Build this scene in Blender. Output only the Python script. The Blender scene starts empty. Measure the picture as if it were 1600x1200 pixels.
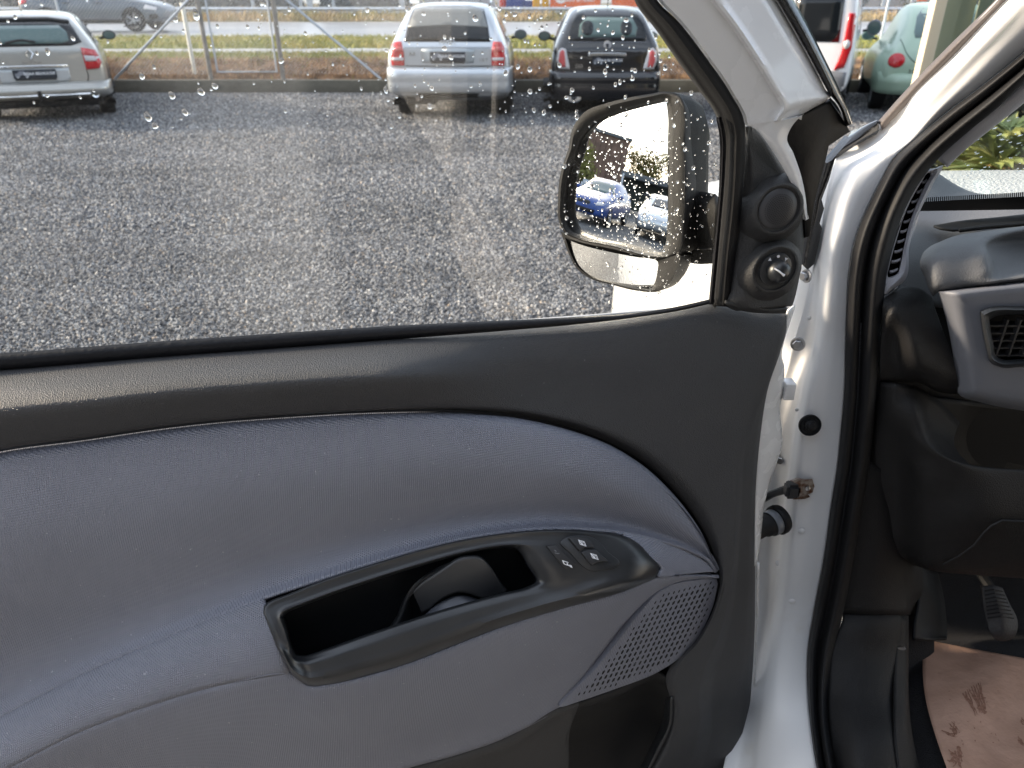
import bpy, bmesh, math, random
from mathutils import Vector, Matrix
from mathutils.bvhtree import BVHTree
random.seed(7)
S = bpy.context.scene
V = Vector
R = math.radians
# ------------------------------------------------------------------ camera
F = 1150.0; PITCH = R(27.5); CAM = V((0, 0, 1.5))
cd = bpy.data.cameras.new('camera'); co = bpy.data.objects.new('camera', cd)
S.collection.objects.link(co); S.camera = co
co.location = CAM; co.rotation_euler = (math.pi/2 - PITCH, 0, 0)
cd.sensor_width = 36; cd.lens = F/1600*36; cd.clip_start = 0.02; cd.clip_end = 2000
cd.dof.use_dof = True; cd.dof.focus_distance = 0.90; cd.dof.aperture_fstop = 8.5
# ------------------------------------------------------------------ world, sun, exposure
SUN_EL, SUN_AZ = R(19), R(-80)          # azimuth measured from +Y towards +X
w = bpy.data.worlds.new('World'); S.world = w; w.use_nodes = True
nt = w.node_tree; nt.nodes.clear()
out = nt.nodes.new('ShaderNodeOutputWorld'); bg = nt.nodes.new('ShaderNodeBackground')
sky = nt.nodes.new('ShaderNodeTexSky'); sky.sky_type = 'NISHITA'; sky.sun_disc = False
sky.sun_elevation = SUN_EL; sky.sun_rotation = SUN_AZ
sky.air_density = 1.0; sky.dust_density = 1.5
tc = nt.nodes.new('ShaderNodeTexCoord'); mp = nt.nodes.new('ShaderNodeMapping'); mp.inputs['Scale'].default_value = (1, 1, 2.6)
nz = nt.nodes.new('ShaderNodeTexNoise'); nz.inputs['Scale'].default_value = 1.9; nz.inputs['Detail'].default_value = 6; nz.inputs['Roughness'].default_value = .55
cr_ = nt.nodes.new('ShaderNodeValToRGB'); cr_.color_ramp.elements[0].position = .38; cr_.color_ramp.elements[1].position = .62
cr_.color_ramp.elements[0].color = (.25, .25, .25, 1); cr_.color_ramp.elements[1].color = (.95, .95, .95, 1)
mx = nt.nodes.new('ShaderNodeMixRGB')
# clouds: white vapour lit by the sky around it, so it is brightest round the sun
hs = nt.nodes.new('ShaderNodeHueSaturation'); hs.inputs['Saturation'].default_value = .45; hs.inputs['Value'].default_value = .8
ca = nt.nodes.new('ShaderNodeMixRGB'); ca.blend_type = 'ADD'; ca.inputs['Fac'].default_value = 1; ca.inputs['Color2'].default_value = (4.6, 5.0, 5.7, 1)
nt.links.new(sky.outputs['Color'], hs.inputs['Color']); nt.links.new(hs.outputs['Color'], ca.inputs['Color1']); nt.links.new(ca.outputs['Color'], mx.inputs['Color2'])
L_ = nt.links.new
L_(tc.outputs['Generated'], mp.inputs['Vector']); L_(mp.outputs['Vector'], nz.inputs['Vector']); L_(nz.outputs['Fac'], cr_.inputs['Fac'])
L_(cr_.outputs['Color'], mx.inputs['Fac']); L_(sky.outputs['Color'], mx.inputs['Color1']); L_(mx.outputs['Color'], bg.inputs['Color'])
bg.inputs['Strength'].default_value = 0.14
L_(bg.outputs['Background'], out.inputs['Surface'])
ld = bpy.data.lights.new('sun', 'SUN'); ld.energy = 4.4; ld.angle = R(8); ld.color = (1, .84, .64)
lo = bpy.data.objects.new('sun', ld); S.collection.objects.link(lo)
sd = V((math.sin(SUN_AZ)*math.cos(SUN_EL), math.cos(SUN_AZ)*math.cos(SUN_EL), math.sin(SUN_EL)))
lo.rotation_euler = sd.to_track_quat('Z', 'Y').to_euler()
S.view_settings.view_transform = 'Standard'; S.view_settings.look = 'None'
S.view_settings.exposure = 1.0; S.view_settings.gamma = 1
S.cycles.max_bounces = 10; S.cycles.transparent_max_bounces = 24; S.cycles.transmission_bounces = 8
S.cycles.caustics_reflective = False; S.cycles.caustics_refractive = False
S.cycles.sample_clamp_indirect = 6
# ------------------------------------------------------------------ geometry helpers
fwd = V((0, math.cos(PITCH), -math.sin(PITCH))); upv = V((0, math.sin(PITCH), math.cos(PITCH)))
def ray(px, py): return fwd + V((1, 0, 0))*((px-800)/F) + upv*((600-py)/F)
def PY(px, py, y):
    d = ray(px, py); return CAM + d*(y/d.y)
def PZ(px, py, z=0.0):
    d = ray(px, py); return CAM + d*((z-1.5)/d.z)
def PX(px, py, x):
    d = ray(px, py); return CAM + d*(x/d.x)
DA = R(10)
DU = V((math.cos(DA), math.sin(DA), 0)); DN = V((math.sin(DA), -math.cos(DA), 0)); DW = V((0, 0, 1))
DP = V((0, 0.74, 0))
def isect(px, py, p0, n):
    d = ray(px, py); return CAM + d*((p0-CAM).dot(n)/d.dot(n))
def D(px, py, h=0.0): return isect(px, py, DP + DN*h, DN)
WT = R(9)
WN = (DN*math.cos(WT) - DW*math.sin(WT)).normalized()
WP = D(560, 530, 0.0)
def W(px, py, h=0.0): return isect(px, py, WP + WN*h, WN)
def lerp(a, b, t): return a + (b-a)*t
def sstep(a, b, x):
    t = max(0, min(1, (x-a)/(b-a))); return t*t*(3-2*t)
def interp(xs, ys, x):
    if x <= xs[0]: return ys[0]
    for i in range(len(xs)-1):
        if x <= xs[i+1]: return lerp(ys[i], ys[i+1], (x-xs[i])/(xs[i+1]-xs[i]))
    return ys[-1]
def cr(pts, n, closed=False, lin=False):
    pts = [V(p) for p in pts]; m = len(pts)
    if m == 1: return [pts[0].copy() for _ in range(n)]
    segs = m if closed else m-1
    ln = [max(1e-9, (pts[(i+1) % m]-pts[i]).length) for i in range(segs)]
    tot = sum(ln); res = []
    for k in range(n):
        d = tot*k/(n if closed else n-1); i = 0
        while i < segs-1 and d > ln[i]: d -= ln[i]; i += 1
        t = min(1, d/ln[i])
        if lin: res.append(pts[i].lerp(pts[(i+1) % m], t)); continue
        if closed: p0, p1, p2, p3 = pts[(i-1) % m], pts[i], pts[(i+1) % m], pts[(i+2) % m]
        else:
            p1, p2 = pts[i], pts[i+1]
            p0 = pts[i-1] if i > 0 else p1*2-p2
            p3 = pts[i+2] if i+2 < m else p2*2-p1
        # centripetal-ish tangents
        d01 = max(1e-9, (p1-p0).length); d12 = max(1e-9, (p2-p1).length); d23 = max(1e-9, (p3-p2).length)
        m1 = ((p1-p0)/d01*d12 + (p2-p1)/d12*d01)/(d01+d12)*d12
        m2 = ((p2-p1)/d12*d23 + (p3-p2)/d23*d12)/(d12+d23)*d12
        t2, t3 = t*t, t*t*t
        res.append(p1*(2*t3-3*t2+1) + m1*(t3-2*t2+t) + p2*(-2*t3+3*t2) + m2*(t3-t2))
    return res
def link(name, me, mat=None, parent=None):
    o = bpy.data.objects.new(name, me); S.collection.objects.link(o)
    if mat is not None and me is not None and not me.materials: me.materials.append(mat)
    if parent is not None: o.parent = parent
    return o
def finish(name, bm, mat, parent=None, smooth=True, ang=35):
    bmesh.ops.recalc_face_normals(bm, faces=bm.faces) if False else None
    me = bpy.data.meshes.new(name); bm.to_mesh(me); bm.free()
    if smooth:
        me.shade_smooth(); me.set_sharp_from_angle(angle=R(ang))
    return link(name, me, mat, parent)
def thing(name, label, cat, loc=(0, 0, 0), rz=0, group=None):
    o = bpy.data.objects.new(name, None); S.collection.objects.link(o)
    o.location = loc; o.rotation_euler = (0, 0, rz); o.empty_display_size = .1
    o['label'] = label; o['category'] = cat
    if group: o['group'] = group
    return o
def tag(o, label=None, cat=None, group=None, kind=None):
    if label: o['label'] = label
    if cat: o['category'] = cat
    if group: o['group'] = group
    if kind: o['kind'] = kind
    return o
def copy_tree(o, parent=None):
    c = o.copy(); S.collection.objects.link(c)
    if parent is not None: c.parent = parent
    for ch in list(o.children): copy_tree(ch, c)
    return c
def gridmesh(bm, g, closed_u=False, face_cam=True, flip=None):
    nr, nc = len(g), len(g[0])
    vs = [[bm.verts.new(p) for p in r] for r in g]
    if flip is None and face_cam:
        s = 0
        for i in range(0, nr-1, max(1, nr//6)):
            for j in range(0, nc-1, max(1, nc//6)):
                a, b, c = g[i][j], g[i][j+1], g[i+1][j]
                s += (b-a).cross(c-a).dot(CAM-a)
        flip = s < 0
    for i in range(nr-1):
        for j in range(nc if closed_u else nc-1):
            k = (j+1) % nc
            q = [vs[i][j], vs[i][k], vs[i+1][k], vs[i+1][j]]
            if flip: q.reverse()
            try: bm.faces.new(q)
            except ValueError: pass
    return vs
def surf(name, rows, mat, parent=None, nu=40, nv=24, thick=.004, closed=False, linv=False, linu=False, ang=50, flip=None):
    """rows of 3-D points -> smooth lofted sheet with real thickness, outside towards the viewer side of the part"""
    g = [cr(r, nu, closed, linu) for r in rows]
    cols = [cr([g[i][j] for i in range(len(g))], nv, False, linv) for j in range(nu)]
    g2 = [[cols[j][i] for j in range(nu)] for i in range(nv)]
    bm = bmesh.new(); gridmesh(bm, g2, closed, flip=flip)
    o = finish(name, bm, mat, parent, True, ang)
    if thick:
        m = o.modifiers.new('thickness', 'SOLIDIFY'); m.thickness = thick; m.offset = -1
    return o
def plate(name, pts, fn, h, thick, mat, parent=None, bev=.002, n=60, smooth=True, closed_curve=True, seg=2, axis=None):
    """closed outline traced on a surface fn, given real thickness and a rounded front edge"""
    pp = [V((p[0], p[1], 0)) for p in pts]
    if smooth: pp = cr(pp, n, True)
    hf = h if callable(h) else (lambda x, y: h)
    P = [fn(p.x, p.y, hf(p.x, p.y)) for p in pp]
    bm = bmesh.new(); vs = [bm.verts.new(p) for p in P]; f = bm.faces.new(vs)
    f.normal_update()
    if f.normal.dot(CAM-P[0]) < 0: f.normal_flip()
    nrm = axis if axis is not None else f.normal.copy()
    r = bmesh.ops.extrude_face_region(bm, geom=[f])
    ev = [e for e in r['geom'] if isinstance(e, bmesh.types.BMVert)]
    # extruded copy becomes the front; move the original back
    for v in vs: v.co -= nrm*thick
    ff = [e for e in r['geom'] if isinstance(e, bmesh.types.BMFace)]
    if f.is_valid:
        pass
    else:
        bm.faces.new(list(reversed(vs)))
    bmesh.ops.recalc_face_normals(bm, faces=bm.faces)
    if bev:
        es = [e for e in bm.edges if all(v in ev for v in e.verts) and len(e.link_faces) == 2]
        bmesh.ops.bevel(bm, geom=es, offset=bev, segments=seg, affect='EDGES', profile=.5, clamp_overlap=True)
    return finish(name, bm, mat, parent, True, 40)
def box(bm, c, s, rot=None):
    r = bmesh.ops.create_cube(bm, size=1)
    m = Matrix.Translation(V(c)) @ (rot.to_4x4() if rot is not None else Matrix()) @ Matrix.Diagonal((*s, 1))
    bmesh.ops.transform(bm, matrix=m, verts=r['verts']); return r['verts']
def boxo(name, c, s, mat, parent=None, bev=0, rot=None):
    bm = bmesh.new(); box(bm, c, s, rot)
    if bev: bmesh.ops.bevel(bm, geom=list(bm.edges), offset=bev, segments=2, affect='EDGES', profile=.5)
    return finish(name, bm, mat, parent, bool(bev), 40)
def tube_bm(bm, pts, r, n=8, cap=True, closed=False):
    pts = [V(p) for p in pts]; rings = []; m = len(pts); prev = None
    for i, p in enumerate(pts):
        if closed: t = pts[(i+1) % m]-pts[i-1]
        else: t = pts[min(i+1, m-1)]-pts[max(i-1, 0)]
        t.normalize()
        if prev is None: a = t.orthogonal().normalized()
        else: a = (prev - t*prev.dot(t)).normalized()
        prev = a; b = t.cross(a)
        rr = r[i] if isinstance(r, (list, tuple)) else r
        rings.append([bm.verts.new(p + (a*math.cos(2*math.pi*k/n)+b*math.sin(2*math.pi*k/n))*rr) for k in range(n)])
    for i in range(m if closed else m-1):
        A, B = rings[i], rings[(i+1) % m]
        for k in range(n): bm.faces.new((A[k], A[(k+1) % n], B[(k+1) % n], B[k]))
    if cap and not closed:
        bm.faces.new(list(reversed(rings[0]))); bm.faces.new(rings[-1])
def tube(name, pts, r, mat, parent=None, n=8, closed=False):
    bm = bmesh.new(); tube_bm(bm, pts, r, n, True, closed); return finish(name, bm, mat, parent)
def frame_of(axis, up=V((0, 0, 1))):
    z = V(axis).normalized(); x = V(up).cross(z)
    if x.length < 1e-4: x = V((1, 0, 0))
    x.normalize(); y = z.cross(x)
    return Matrix((x, y, z)).transposed()
def lathe_bm(bm, prof, M4, n=32, a0=0, a1=2*math.pi, sx=1, sy=1):
    full = abs(a1-a0-2*math.pi) < 1e-6
    rings = []
    for (r, z) in prof:
        if r < 1e-6: rings.append([bm.verts.new(M4 @ V((0, 0, z)))]); continue
        rings.append([bm.verts.new(M4 @ V((r*sx*math.cos(a0+(a1-a0)*k/n), r*sy*math.sin(a0+(a1-a0)*k/n), z))) for k in range(n)])
    for A, B in zip(rings, rings[1:]):
        for k in range(n):
            q = (k+1) % n
            if len(A) == 1 and len(B) == 1: continue
            if len(A) == 1: bm.faces.new((A[0], B[q], B[k])) if False else bm.faces.new((A[0], B[k], B[q]))
            elif len(B) == 1: bm.faces.new((A[k], A[q], B[0]))
            else: bm.faces.new((A[k], A[q], B[q], B[k]))
    bmesh.ops.recalc_face_normals(bm, faces=bm.faces)
def lathe(name, c, axis, prof, mat, parent=None, n=32, up=V((0, 0, 1)), sx=1, sy=1, ang=40):
    bm = bmesh.new(); M4 = Matrix.Translation(V(c)) @ frame_of(axis, up).to_4x4()
    lathe_bm(bm, prof, M4, n, sx=sx, sy=sy); return finish(name, bm, mat, parent, True, ang)
def text(name, body, M4, size, mat, parent=None, depth=.002, align='CENTER', bold=0.0):
    cu = bpy.data.curves.new(name, 'FONT'); cu.body = body; cu.size = size; cu.align_x = align; cu.align_y = 'CENTER'
    cu.extrude = depth; cu.offset = bold; cu.resolution_u = 2
    t = bpy.data.objects.new('tmp', cu); S.collection.objects.link(t)
    dg = bpy.context.evaluated_depsgraph_get(); dg.update()
    me = bpy.data.meshes.new_from_object(t.evaluated_get(dg)); bpy.data.objects.remove(t); bpy.data.curves.remove(cu)
    me.transform(M4); me.name = name; me.materials.clear()
    return link(name, me, mat, parent)
# ------------------------------------------------------------------ materials
def mat(name, col, rough=.5, metal=0, bump=None, coat=0, spec=.5, specks=None, var=None, rvar=None, coords='Object', emis=None):
    """bump = [(kind, scale, distance)], var = (scale, second colour, low, high)"""
    m = bpy.data.materials.new(name); m.use_nodes = True; n = m.node_tree.nodes; l = m.node_tree.links.new
    b = n['Principled BSDF']; b.inputs['Base Color'].default_value = (*col, 1); b.inputs['Roughness'].default_value = rough
    b.inputs['Metallic'].default_value = metal; b.inputs['Coat Weight'].default_value = coat; b.inputs['Coat Roughness'].default_value = .04
    b.inputs['Specular IOR Level'].default_value = spec
    t = n.new('ShaderNodeTexCoord'); src = t.outputs[coords]
    if emis: b.inputs['Emission Color'].default_value = (*emis[0], 1); b.inputs['Emission Strength'].default_value = emis[1]
    if var:
        z = n.new('ShaderNodeTexNoise'); z.inputs['Scale'].default_value = var[0]; z.inputs['Detail'].default_value = 5; l(src, z.inputs['Vector'])
        r = n.new('ShaderNodeMapRange'); r.inputs['From Min'].default_value = var[2]; r.inputs['From Max'].default_value = var[3]; l(z.outputs['Fac'], r.inputs['Value'])
        x = n.new('ShaderNodeMixRGB'); x.inputs['Color1'].default_value = (*col, 1); x.inputs['Color2'].default_value = (*var[1], 1)
        l(r.outputs['Result'], x.inputs['Fac']); l(x.outputs['Color'], b.inputs['Base Color'])
    if specks:      # (scale, threshold, colour): dust and lint
        z = n.new('ShaderNodeTexNoise'); z.inputs['Scale'].default_value = specks[0]; z.inputs['Detail'].default_value = 1; l(src, z.inputs['Vector'])
        r = n.new('ShaderNodeMapRange'); r.inputs['From Min'].default_value = specks[1]; r.inputs['From Max'].default_value = specks[1]+.02; l(z.outputs['Fac'], r.inputs['Value'])
        x = n.new('ShaderNodeMixRGB'); x.inputs['Color2'].default_value = (*specks[2], 1); l(r.outputs['Result'], x.inputs['Fac'])
        cur = b.inputs['Base Color'].links[0].from_socket if b.inputs['Base Color'].links else None
        if cur: l(cur, x.inputs['Color1'])
        else: x.inputs['Color1'].default_value = (*col, 1)
        l(x.outputs['Color'], b.inputs['Base Color'])
    if rvar:
        z = n.new('ShaderNodeTexNoise'); z.inputs['Scale'].default_value = rvar[0]; z.inputs['Detail'].default_value = 4; l(src, z.inputs['Vector'])
        r = n.new('ShaderNodeMapRange'); r.inputs['From Min'].default_value = .3; r.inputs['From Max'].default_value = .7
        r.inputs['To Min'].default_value = rvar[1]; r.inputs['To Max'].default_value = rvar[2]; l(z.outputs['Fac'], r.inputs['Value']); l(r.outputs['Result'], b.inputs['Roughness'])
    last = None
    for (k, sc, dist) in (bump or []):
        if k == 'noise': z = n.new('ShaderNodeTexNoise'); z.inputs['Detail'].default_value = 3; o = z.outputs['Fac']
        elif k == 'vor': z = n.new('ShaderNodeTexVoronoi'); o = z.outputs['Distance']
        if k in ('noise', 'vor'): z.inputs['Scale'].default_value = sc; l(src, z.inputs['Vector'])
        elif k == 'dots':       # staggered woven dots on the door plane: sin*sin in rotated door coordinates
            mpp = n.new('ShaderNodeMapping'); mpp.vector_type = 'POINT'; mpp.inputs['Rotation'].default_value = (0, 0, -DA); l(src, mpp.inputs['Vector'])
            sp = n.new('ShaderNodeSeparateXYZ'); l(mpp.outputs['Vector'], sp.inputs[0])
            def mth(op, a, bb=None):
                q = n.new('ShaderNodeMath'); q.operation = op
                for i_, v_ in enumerate((a, bb)):
                    if v_ is None: continue
                    if isinstance(v_, (int, float)): q.inputs[i_].default_value = v_
                    else: l(v_, q.inputs[i_])
                return q.outputs[0]
            k1 = 2*math.pi*sc
            sx_ = mth('SINE', mth('MULTIPLY', mth('ADD', sp.outputs['X'], mth('MULTIPLY', sp.outputs['Z'], .85)), k1))
            sy_ = mth('SINE', mth('MULTIPLY', mth('SUBTRACT', mth('MULTIPLY', sp.outputs['X'], .55), sp.outputs['Z']), k1))
            o = mth('MULTIPLY', sx_, sy_)
        bp = n.new('ShaderNodeBump'); bp.inputs['Strength'].default_value = 1; bp.inputs['Distance'].default_value = dist
        l(o, bp.inputs['Height'])
        if last: l(last, bp.inputs['Normal'])
        last = bp.outputs['Normal']
    if last: l(last, b.inputs['Normal'])
    return m
def glassmat(name, tint=(1, 1, 1), refl=1.0, dirt=0.0, refl_band=False):
    """thin pane: see-through with a Fresnel mirror layer and a little dust"""
    m = bpy.data.materials.new(name); m.use_nodes = True; n = m.node_tree.nodes; l = m.node_tree.links.new; n.clear()
    o = n.new('ShaderNodeOutputMaterial'); tr = n.new('ShaderNodeBsdfTransparent'); tr.inputs['Color'].default_value = (*tint, 1)
    gl = n.new('ShaderNodeBsdfGlossy'); gl.inputs['Roughness'].default_value = 0.0
    lw = n.new('ShaderNodeLayerWeight'); lw.inputs['Blend'].default_value = .5      # Schlick term, the same from both sides of the pane
    pw = n.new('ShaderNodeMath'); pw.operation = 'POWER'; pw.inputs[1].default_value = 5; l(lw.outputs['Facing'], pw.inputs[0])
    mm = n.new('ShaderNodeMath'); mm.operation = 'MULTIPLY_ADD'; mm.inputs[1].default_value = .9*refl; mm.inputs[2].default_value = .06*refl; l(pw.outputs[0], mm.inputs[0])
    x = n.new('ShaderNodeMixShader'); l(mm.outputs[0], x.inputs['Fac']); l(tr.outputs[0], x.inputs[1]); l(gl.outputs[0], x.inputs[2])
    if dirt:
        df = n.new('ShaderNodeBsdfTranslucent'); df.inputs['Color'].default_value = (.8, .8, .78, 1)
        t = n.new('ShaderNodeTexCoord'); mp = n.new('ShaderNodeMapping'); mp.inputs['Scale'].default_value = (7, 7, 1.2); l(t.outputs['Object'], mp.inputs['Vector'])
        z = n.new('ShaderNodeTexNoise'); z.inputs['Scale'].default_value = 1.0; z.inputs['Detail'].default_value = 4; l(mp.outputs[0], z.inputs['Vector'])
        r = n.new('ShaderNodeMapRange'); r.inputs['From Min'].default_value = .42; r.inputs['From Max'].default_value = .68; r.inputs['To Min'].default_value = .0; r.inputs['To Max'].default_value = dirt
        l(z.outputs['Fac'], r.inputs['Value'])
        if refl_band:      # bright reflection streak painted into the glass as a soft translucent strip
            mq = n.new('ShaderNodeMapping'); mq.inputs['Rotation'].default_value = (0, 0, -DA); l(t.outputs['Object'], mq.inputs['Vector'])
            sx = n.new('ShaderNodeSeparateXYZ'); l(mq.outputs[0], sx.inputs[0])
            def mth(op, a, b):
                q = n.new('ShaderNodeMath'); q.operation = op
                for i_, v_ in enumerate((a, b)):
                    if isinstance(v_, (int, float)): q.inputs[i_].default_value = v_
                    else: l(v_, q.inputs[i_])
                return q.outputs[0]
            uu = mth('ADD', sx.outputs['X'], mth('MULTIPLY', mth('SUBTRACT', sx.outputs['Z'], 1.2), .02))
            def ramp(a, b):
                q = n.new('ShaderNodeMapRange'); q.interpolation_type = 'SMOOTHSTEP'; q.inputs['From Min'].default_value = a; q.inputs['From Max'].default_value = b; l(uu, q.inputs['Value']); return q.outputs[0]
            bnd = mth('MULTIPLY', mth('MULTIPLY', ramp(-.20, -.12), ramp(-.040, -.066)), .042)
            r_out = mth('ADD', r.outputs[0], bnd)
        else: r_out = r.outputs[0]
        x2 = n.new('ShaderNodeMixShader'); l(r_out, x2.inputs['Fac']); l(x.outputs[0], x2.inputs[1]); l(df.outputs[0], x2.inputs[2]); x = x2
    l(x.outputs[0], o.inputs['Surface']); return m
def watermat(name):
    m = bpy.data.materials.new(name); m.use_nodes = True; n = m.node_tree.nodes; l = m.node_tree.links.new; n.clear()
    o = n.new('ShaderNodeOutputMaterial'); g = n.new('ShaderNodeBsdfGlass'); g.inputs['IOR'].default_value = 1.33; g.inputs['Roughness'].default_value = 0
    l(g.outputs[0], o.inputs['Surface']); return m
M = {}
M['white'] = mat('white_paint', (.76, .76, .76), .30, coat=.4, bump=[('noise', 60, .00012)], rvar=(30, .18, .32))
M['jamb'] = mat('jamb_paint', (.74, .74, .74), .50, coat=.0, bump=[('noise', 400, .00006)], var=(9, (.64, .61, .56), .62, .82), rvar=(20, .44, .56))
M['trim'] = mat('door_trim_plastic', (.0165, .017, .020), .64, bump=[('vor', 900, .0008), ('noise', 400, .0002)], rvar=(12, .58, .68), spec=.9, specks=(300, .785, (.10, .10, .105)))
M['insert'] = mat('slate_fabric_plastic', (.210, .220, .266), .50, bump=[('dots', 290, .0005)], specks=(230, .765, (.36, .37, .41)), var=(6, (.186, .195, .237), .35, .65), rvar=(10, .40, .48), spec=.55)
M['dashinsert'] = mat('dash_insert_plastic', (.15, .155, .175), .52, bump=[('noise', 900, .0002)])
M['bezel'] = mat('satin_black_plastic', (.018, .0195, .022), .36, bump=[('noise', 900, .00008)], rvar=(25, .28, .42), spec=.65)
M['lever'] = mat('lever_plastic', (.042, .044, .048), .42, bump=[('noise', 1200, .0001)])
M['switch'] = mat('switch_plastic', (.022, .022, .024), .42, bump=[('noise', 1500, .0002)])
M['print'] = mat('white_print', (.78, .78, .80), .5)
M['printdim'] = mat('dim_print', (.16, .16, .17), .5)
M['lowtrim'] = mat('lower_trim_plastic', (.030, .0295, .030), .55, bump=[('vor', 900, .0006)])
M['blackin'] = mat('dark_recess', (.006, .006, .007), .7)
M['sail'] = mat('sail_plastic', (.013, .013, .014), .55, bump=[('vor', 1000, .0006)], spec=.8)
M['rubber'] = mat('black_rubber', (.0065, .0065, .0075), .62, spec=.3, bump=[('noise', 300, .0003)])
M['rubberwet'] = mat('wet_rubber', (.008, .008, .010), .5, spec=.25, bump=[('noise', 150, .0010)])
M['gloss'] = mat('gloss_black', (.008, .008, .009), .16, coat=.5, bump=[('noise', 120, .0006)])
M['mirrorshell'] = mat('mirror_shell', (.010, .0098, .0095), .5, spec=.2, bump=[('vor', 1100, .0004)])
M['mirror'] = mat('mirror_glass', (.92, .93, .92), .0, metal=1)
M['steel'] = mat('zinc_steel', (.45, .45, .46), .35, metal=1, bump=[('noise', 300, .0003)])
M['rust'] = mat('rusty_steel', (.30, .27, .24), .5, metal=.6, var=(120, (.12, .06, .035), .40, .62), bump=[('noise', 250, .0008)])
M['dash'] = mat('dash_plastic', (.125, .127, .132), .58, bump=[('vor', 700, .0004)], spec=.5)
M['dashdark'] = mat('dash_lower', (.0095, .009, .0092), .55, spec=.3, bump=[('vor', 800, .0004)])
M['greytrim'] = mat('grey_pillar_plastic', (.40, .40, .43), .5, bump=[('vor', 800, .0003)])
M['carpet'] = mat('black_carpet', (.010, .010, .013), .95, bump=[('noise', 500, .004)], var=(700, (.03, .03, .035), .55, .75))
M['water'] = watermat('rain_water')
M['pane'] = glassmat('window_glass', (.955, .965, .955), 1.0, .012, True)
M['screen'] = glassmat('windscreen_glass', (.88, .92, .90), 1.0, .10)
M['shopglass'] = glassmat('shop_glass', (.75, .80, .77), 1.6, .0)
# ------------------------------------------------------------------ the white van: root
van = thing('delivery_van', 'white delivery van seen close up with its driver door wide open', 'van', (0.45, .9, 0))
van_loc = V((0.45, .9, 0))
van.location = (0, 0, 0)
def c2(pts, n, closed=False):
    return [(p.x, p.y) for p in cr([V((a[0], a[1], 0)) for a in pts], n, closed)]
def ribbon(name, T, B, prof, mat_, parent, n=120, vs=20, fn=D, thick=.004, ang=60, pair=None):
    """strip between two traced curves on the door, its relief given by prof(s, v, px, py)"""
    if pair:   # matched control points: share the parameter
        both = cr([V((*a, 0)).to_4d() if False else V((a[0], a[1], 0)) for a in T], n); 
    A = c2(T, n); Bc = c2(B, n); g = []
    vl = vs if isinstance(vs, list) else [i/(vs-1) for i in range(vs)]
    for v in vl:
        row = []
        for i in range(n):
            x = lerp(A[i][0], Bc[i][0], v); y = lerp(A[i][1], Bc[i][1], v)
            row.append(fn(x, y, prof(i/(n-1), v, x, y)))
        g.append(row)
    bm = bmesh.new(); gridmesh(bm, g); o = finish(name, bm, mat_, parent, True, ang)
    if thick:
        m = o.modifiers.new('thickness', 'SOLIDIFY'); m.thickness = thick; m.offset = -1
    return o
def matched(pairs, n):
    """pairs of (outer, inner) points resampled together so that they stay opposite each other"""
    T = [V(a).to_3d() if len(a) == 3 else V((a[0], a[1], 0)) for a, b in pairs]; B = [V((b[0], b[1], 0)) for a, b in pairs]
    m = len(T); ln = [0]
    for i in range(1, m): ln.append(ln[-1] + .5*((T[i]-T[i-1]).length+(B[i]-B[i-1]).length)+1e-6)
    def ev(P, d):
        i = 0
        while i < m-2 and d > ln[i+1]: i += 1
        t = (d-ln[i])/(ln[i+1]-ln[i]); p1, p2 = P[i], P[i+1]
        p0 = P[i-1] if i else p1*2-p2; p3 = P[i+2] if i+2 < m else p2*2-p1
        h = ln[i+1]-ln[i]; h0 = ln[i]-ln[i-1] if i else h; h2 = ln[i+2]-ln[i+1] if i+2 < m else h
        m1 = ((p1-p0)/h0*h + (p2-p1)/h*h0)/(h0+h)*h; m2 = ((p2-p1)/h*h2 + (p3-p2)/h2*h)/(h+h2)*h
        t2, t3 = t*t, t*t*t
        return p1*(2*t3-3*t2+1)+m1*(t3-2*t2+t)+p2*(-2*t3+3*t2)+m2*(t3-t2)
    return [ev(T, ln[-1]*k/(n-1)) for k in range(n)], [ev(B, ln[-1]*k/(n-1)) for k in range(n)]
def mribbon(name, pairs, prof, mat_, parent, n=120, vs=20, fn=D, thick=.004, ang=60):
    A, Bc = matched(pairs, n); g = []
    vl = vs if isinstance(vs, list) else [i/(vs-1) for i in range(vs)]
    for v in vl:
        row = []
        for i in range(n):
            x = lerp(A[i].x, Bc[i].x, v); y = lerp(A[i].y, Bc[i].y, v)
            row.append(fn(x, y, prof(i/(n-1), v, x, y)))
        g.append(row)
    bm = bmesh.new(); gridmesh(bm, g); o = finish(name, bm, mat_, parent, True, ang)
    if thick:
        m = o.modifiers.new('thickness', 'SOLIDIFY'); m.thickness = thick; m.offset = -1
    return o
# ---- door outer skin (the painted sheet we see the back of) ------------------------------------------------
def dpt(u, z, h): return V((0, .74, 0)) + DU*u + DN*h + DW*z
skin = []
for z, h in ((.50, -.085), (.56, -.105), (.75, -.118), (.95, -.115), (1.08, -.10), (1.14, -.085), (1.165, -.06)):
    skin.append([dpt(u, z, h-e) for u, e in ((-.83, 0), (-.4, 0), (-.1, 0), (.15, .002), (.27, .012), (.32, .034), (.345, .040))])
door = surf('door', skin, M['white'], van, 30, 20, .003)
door['label'] = 'open white driver door with dark inner trim'
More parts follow.
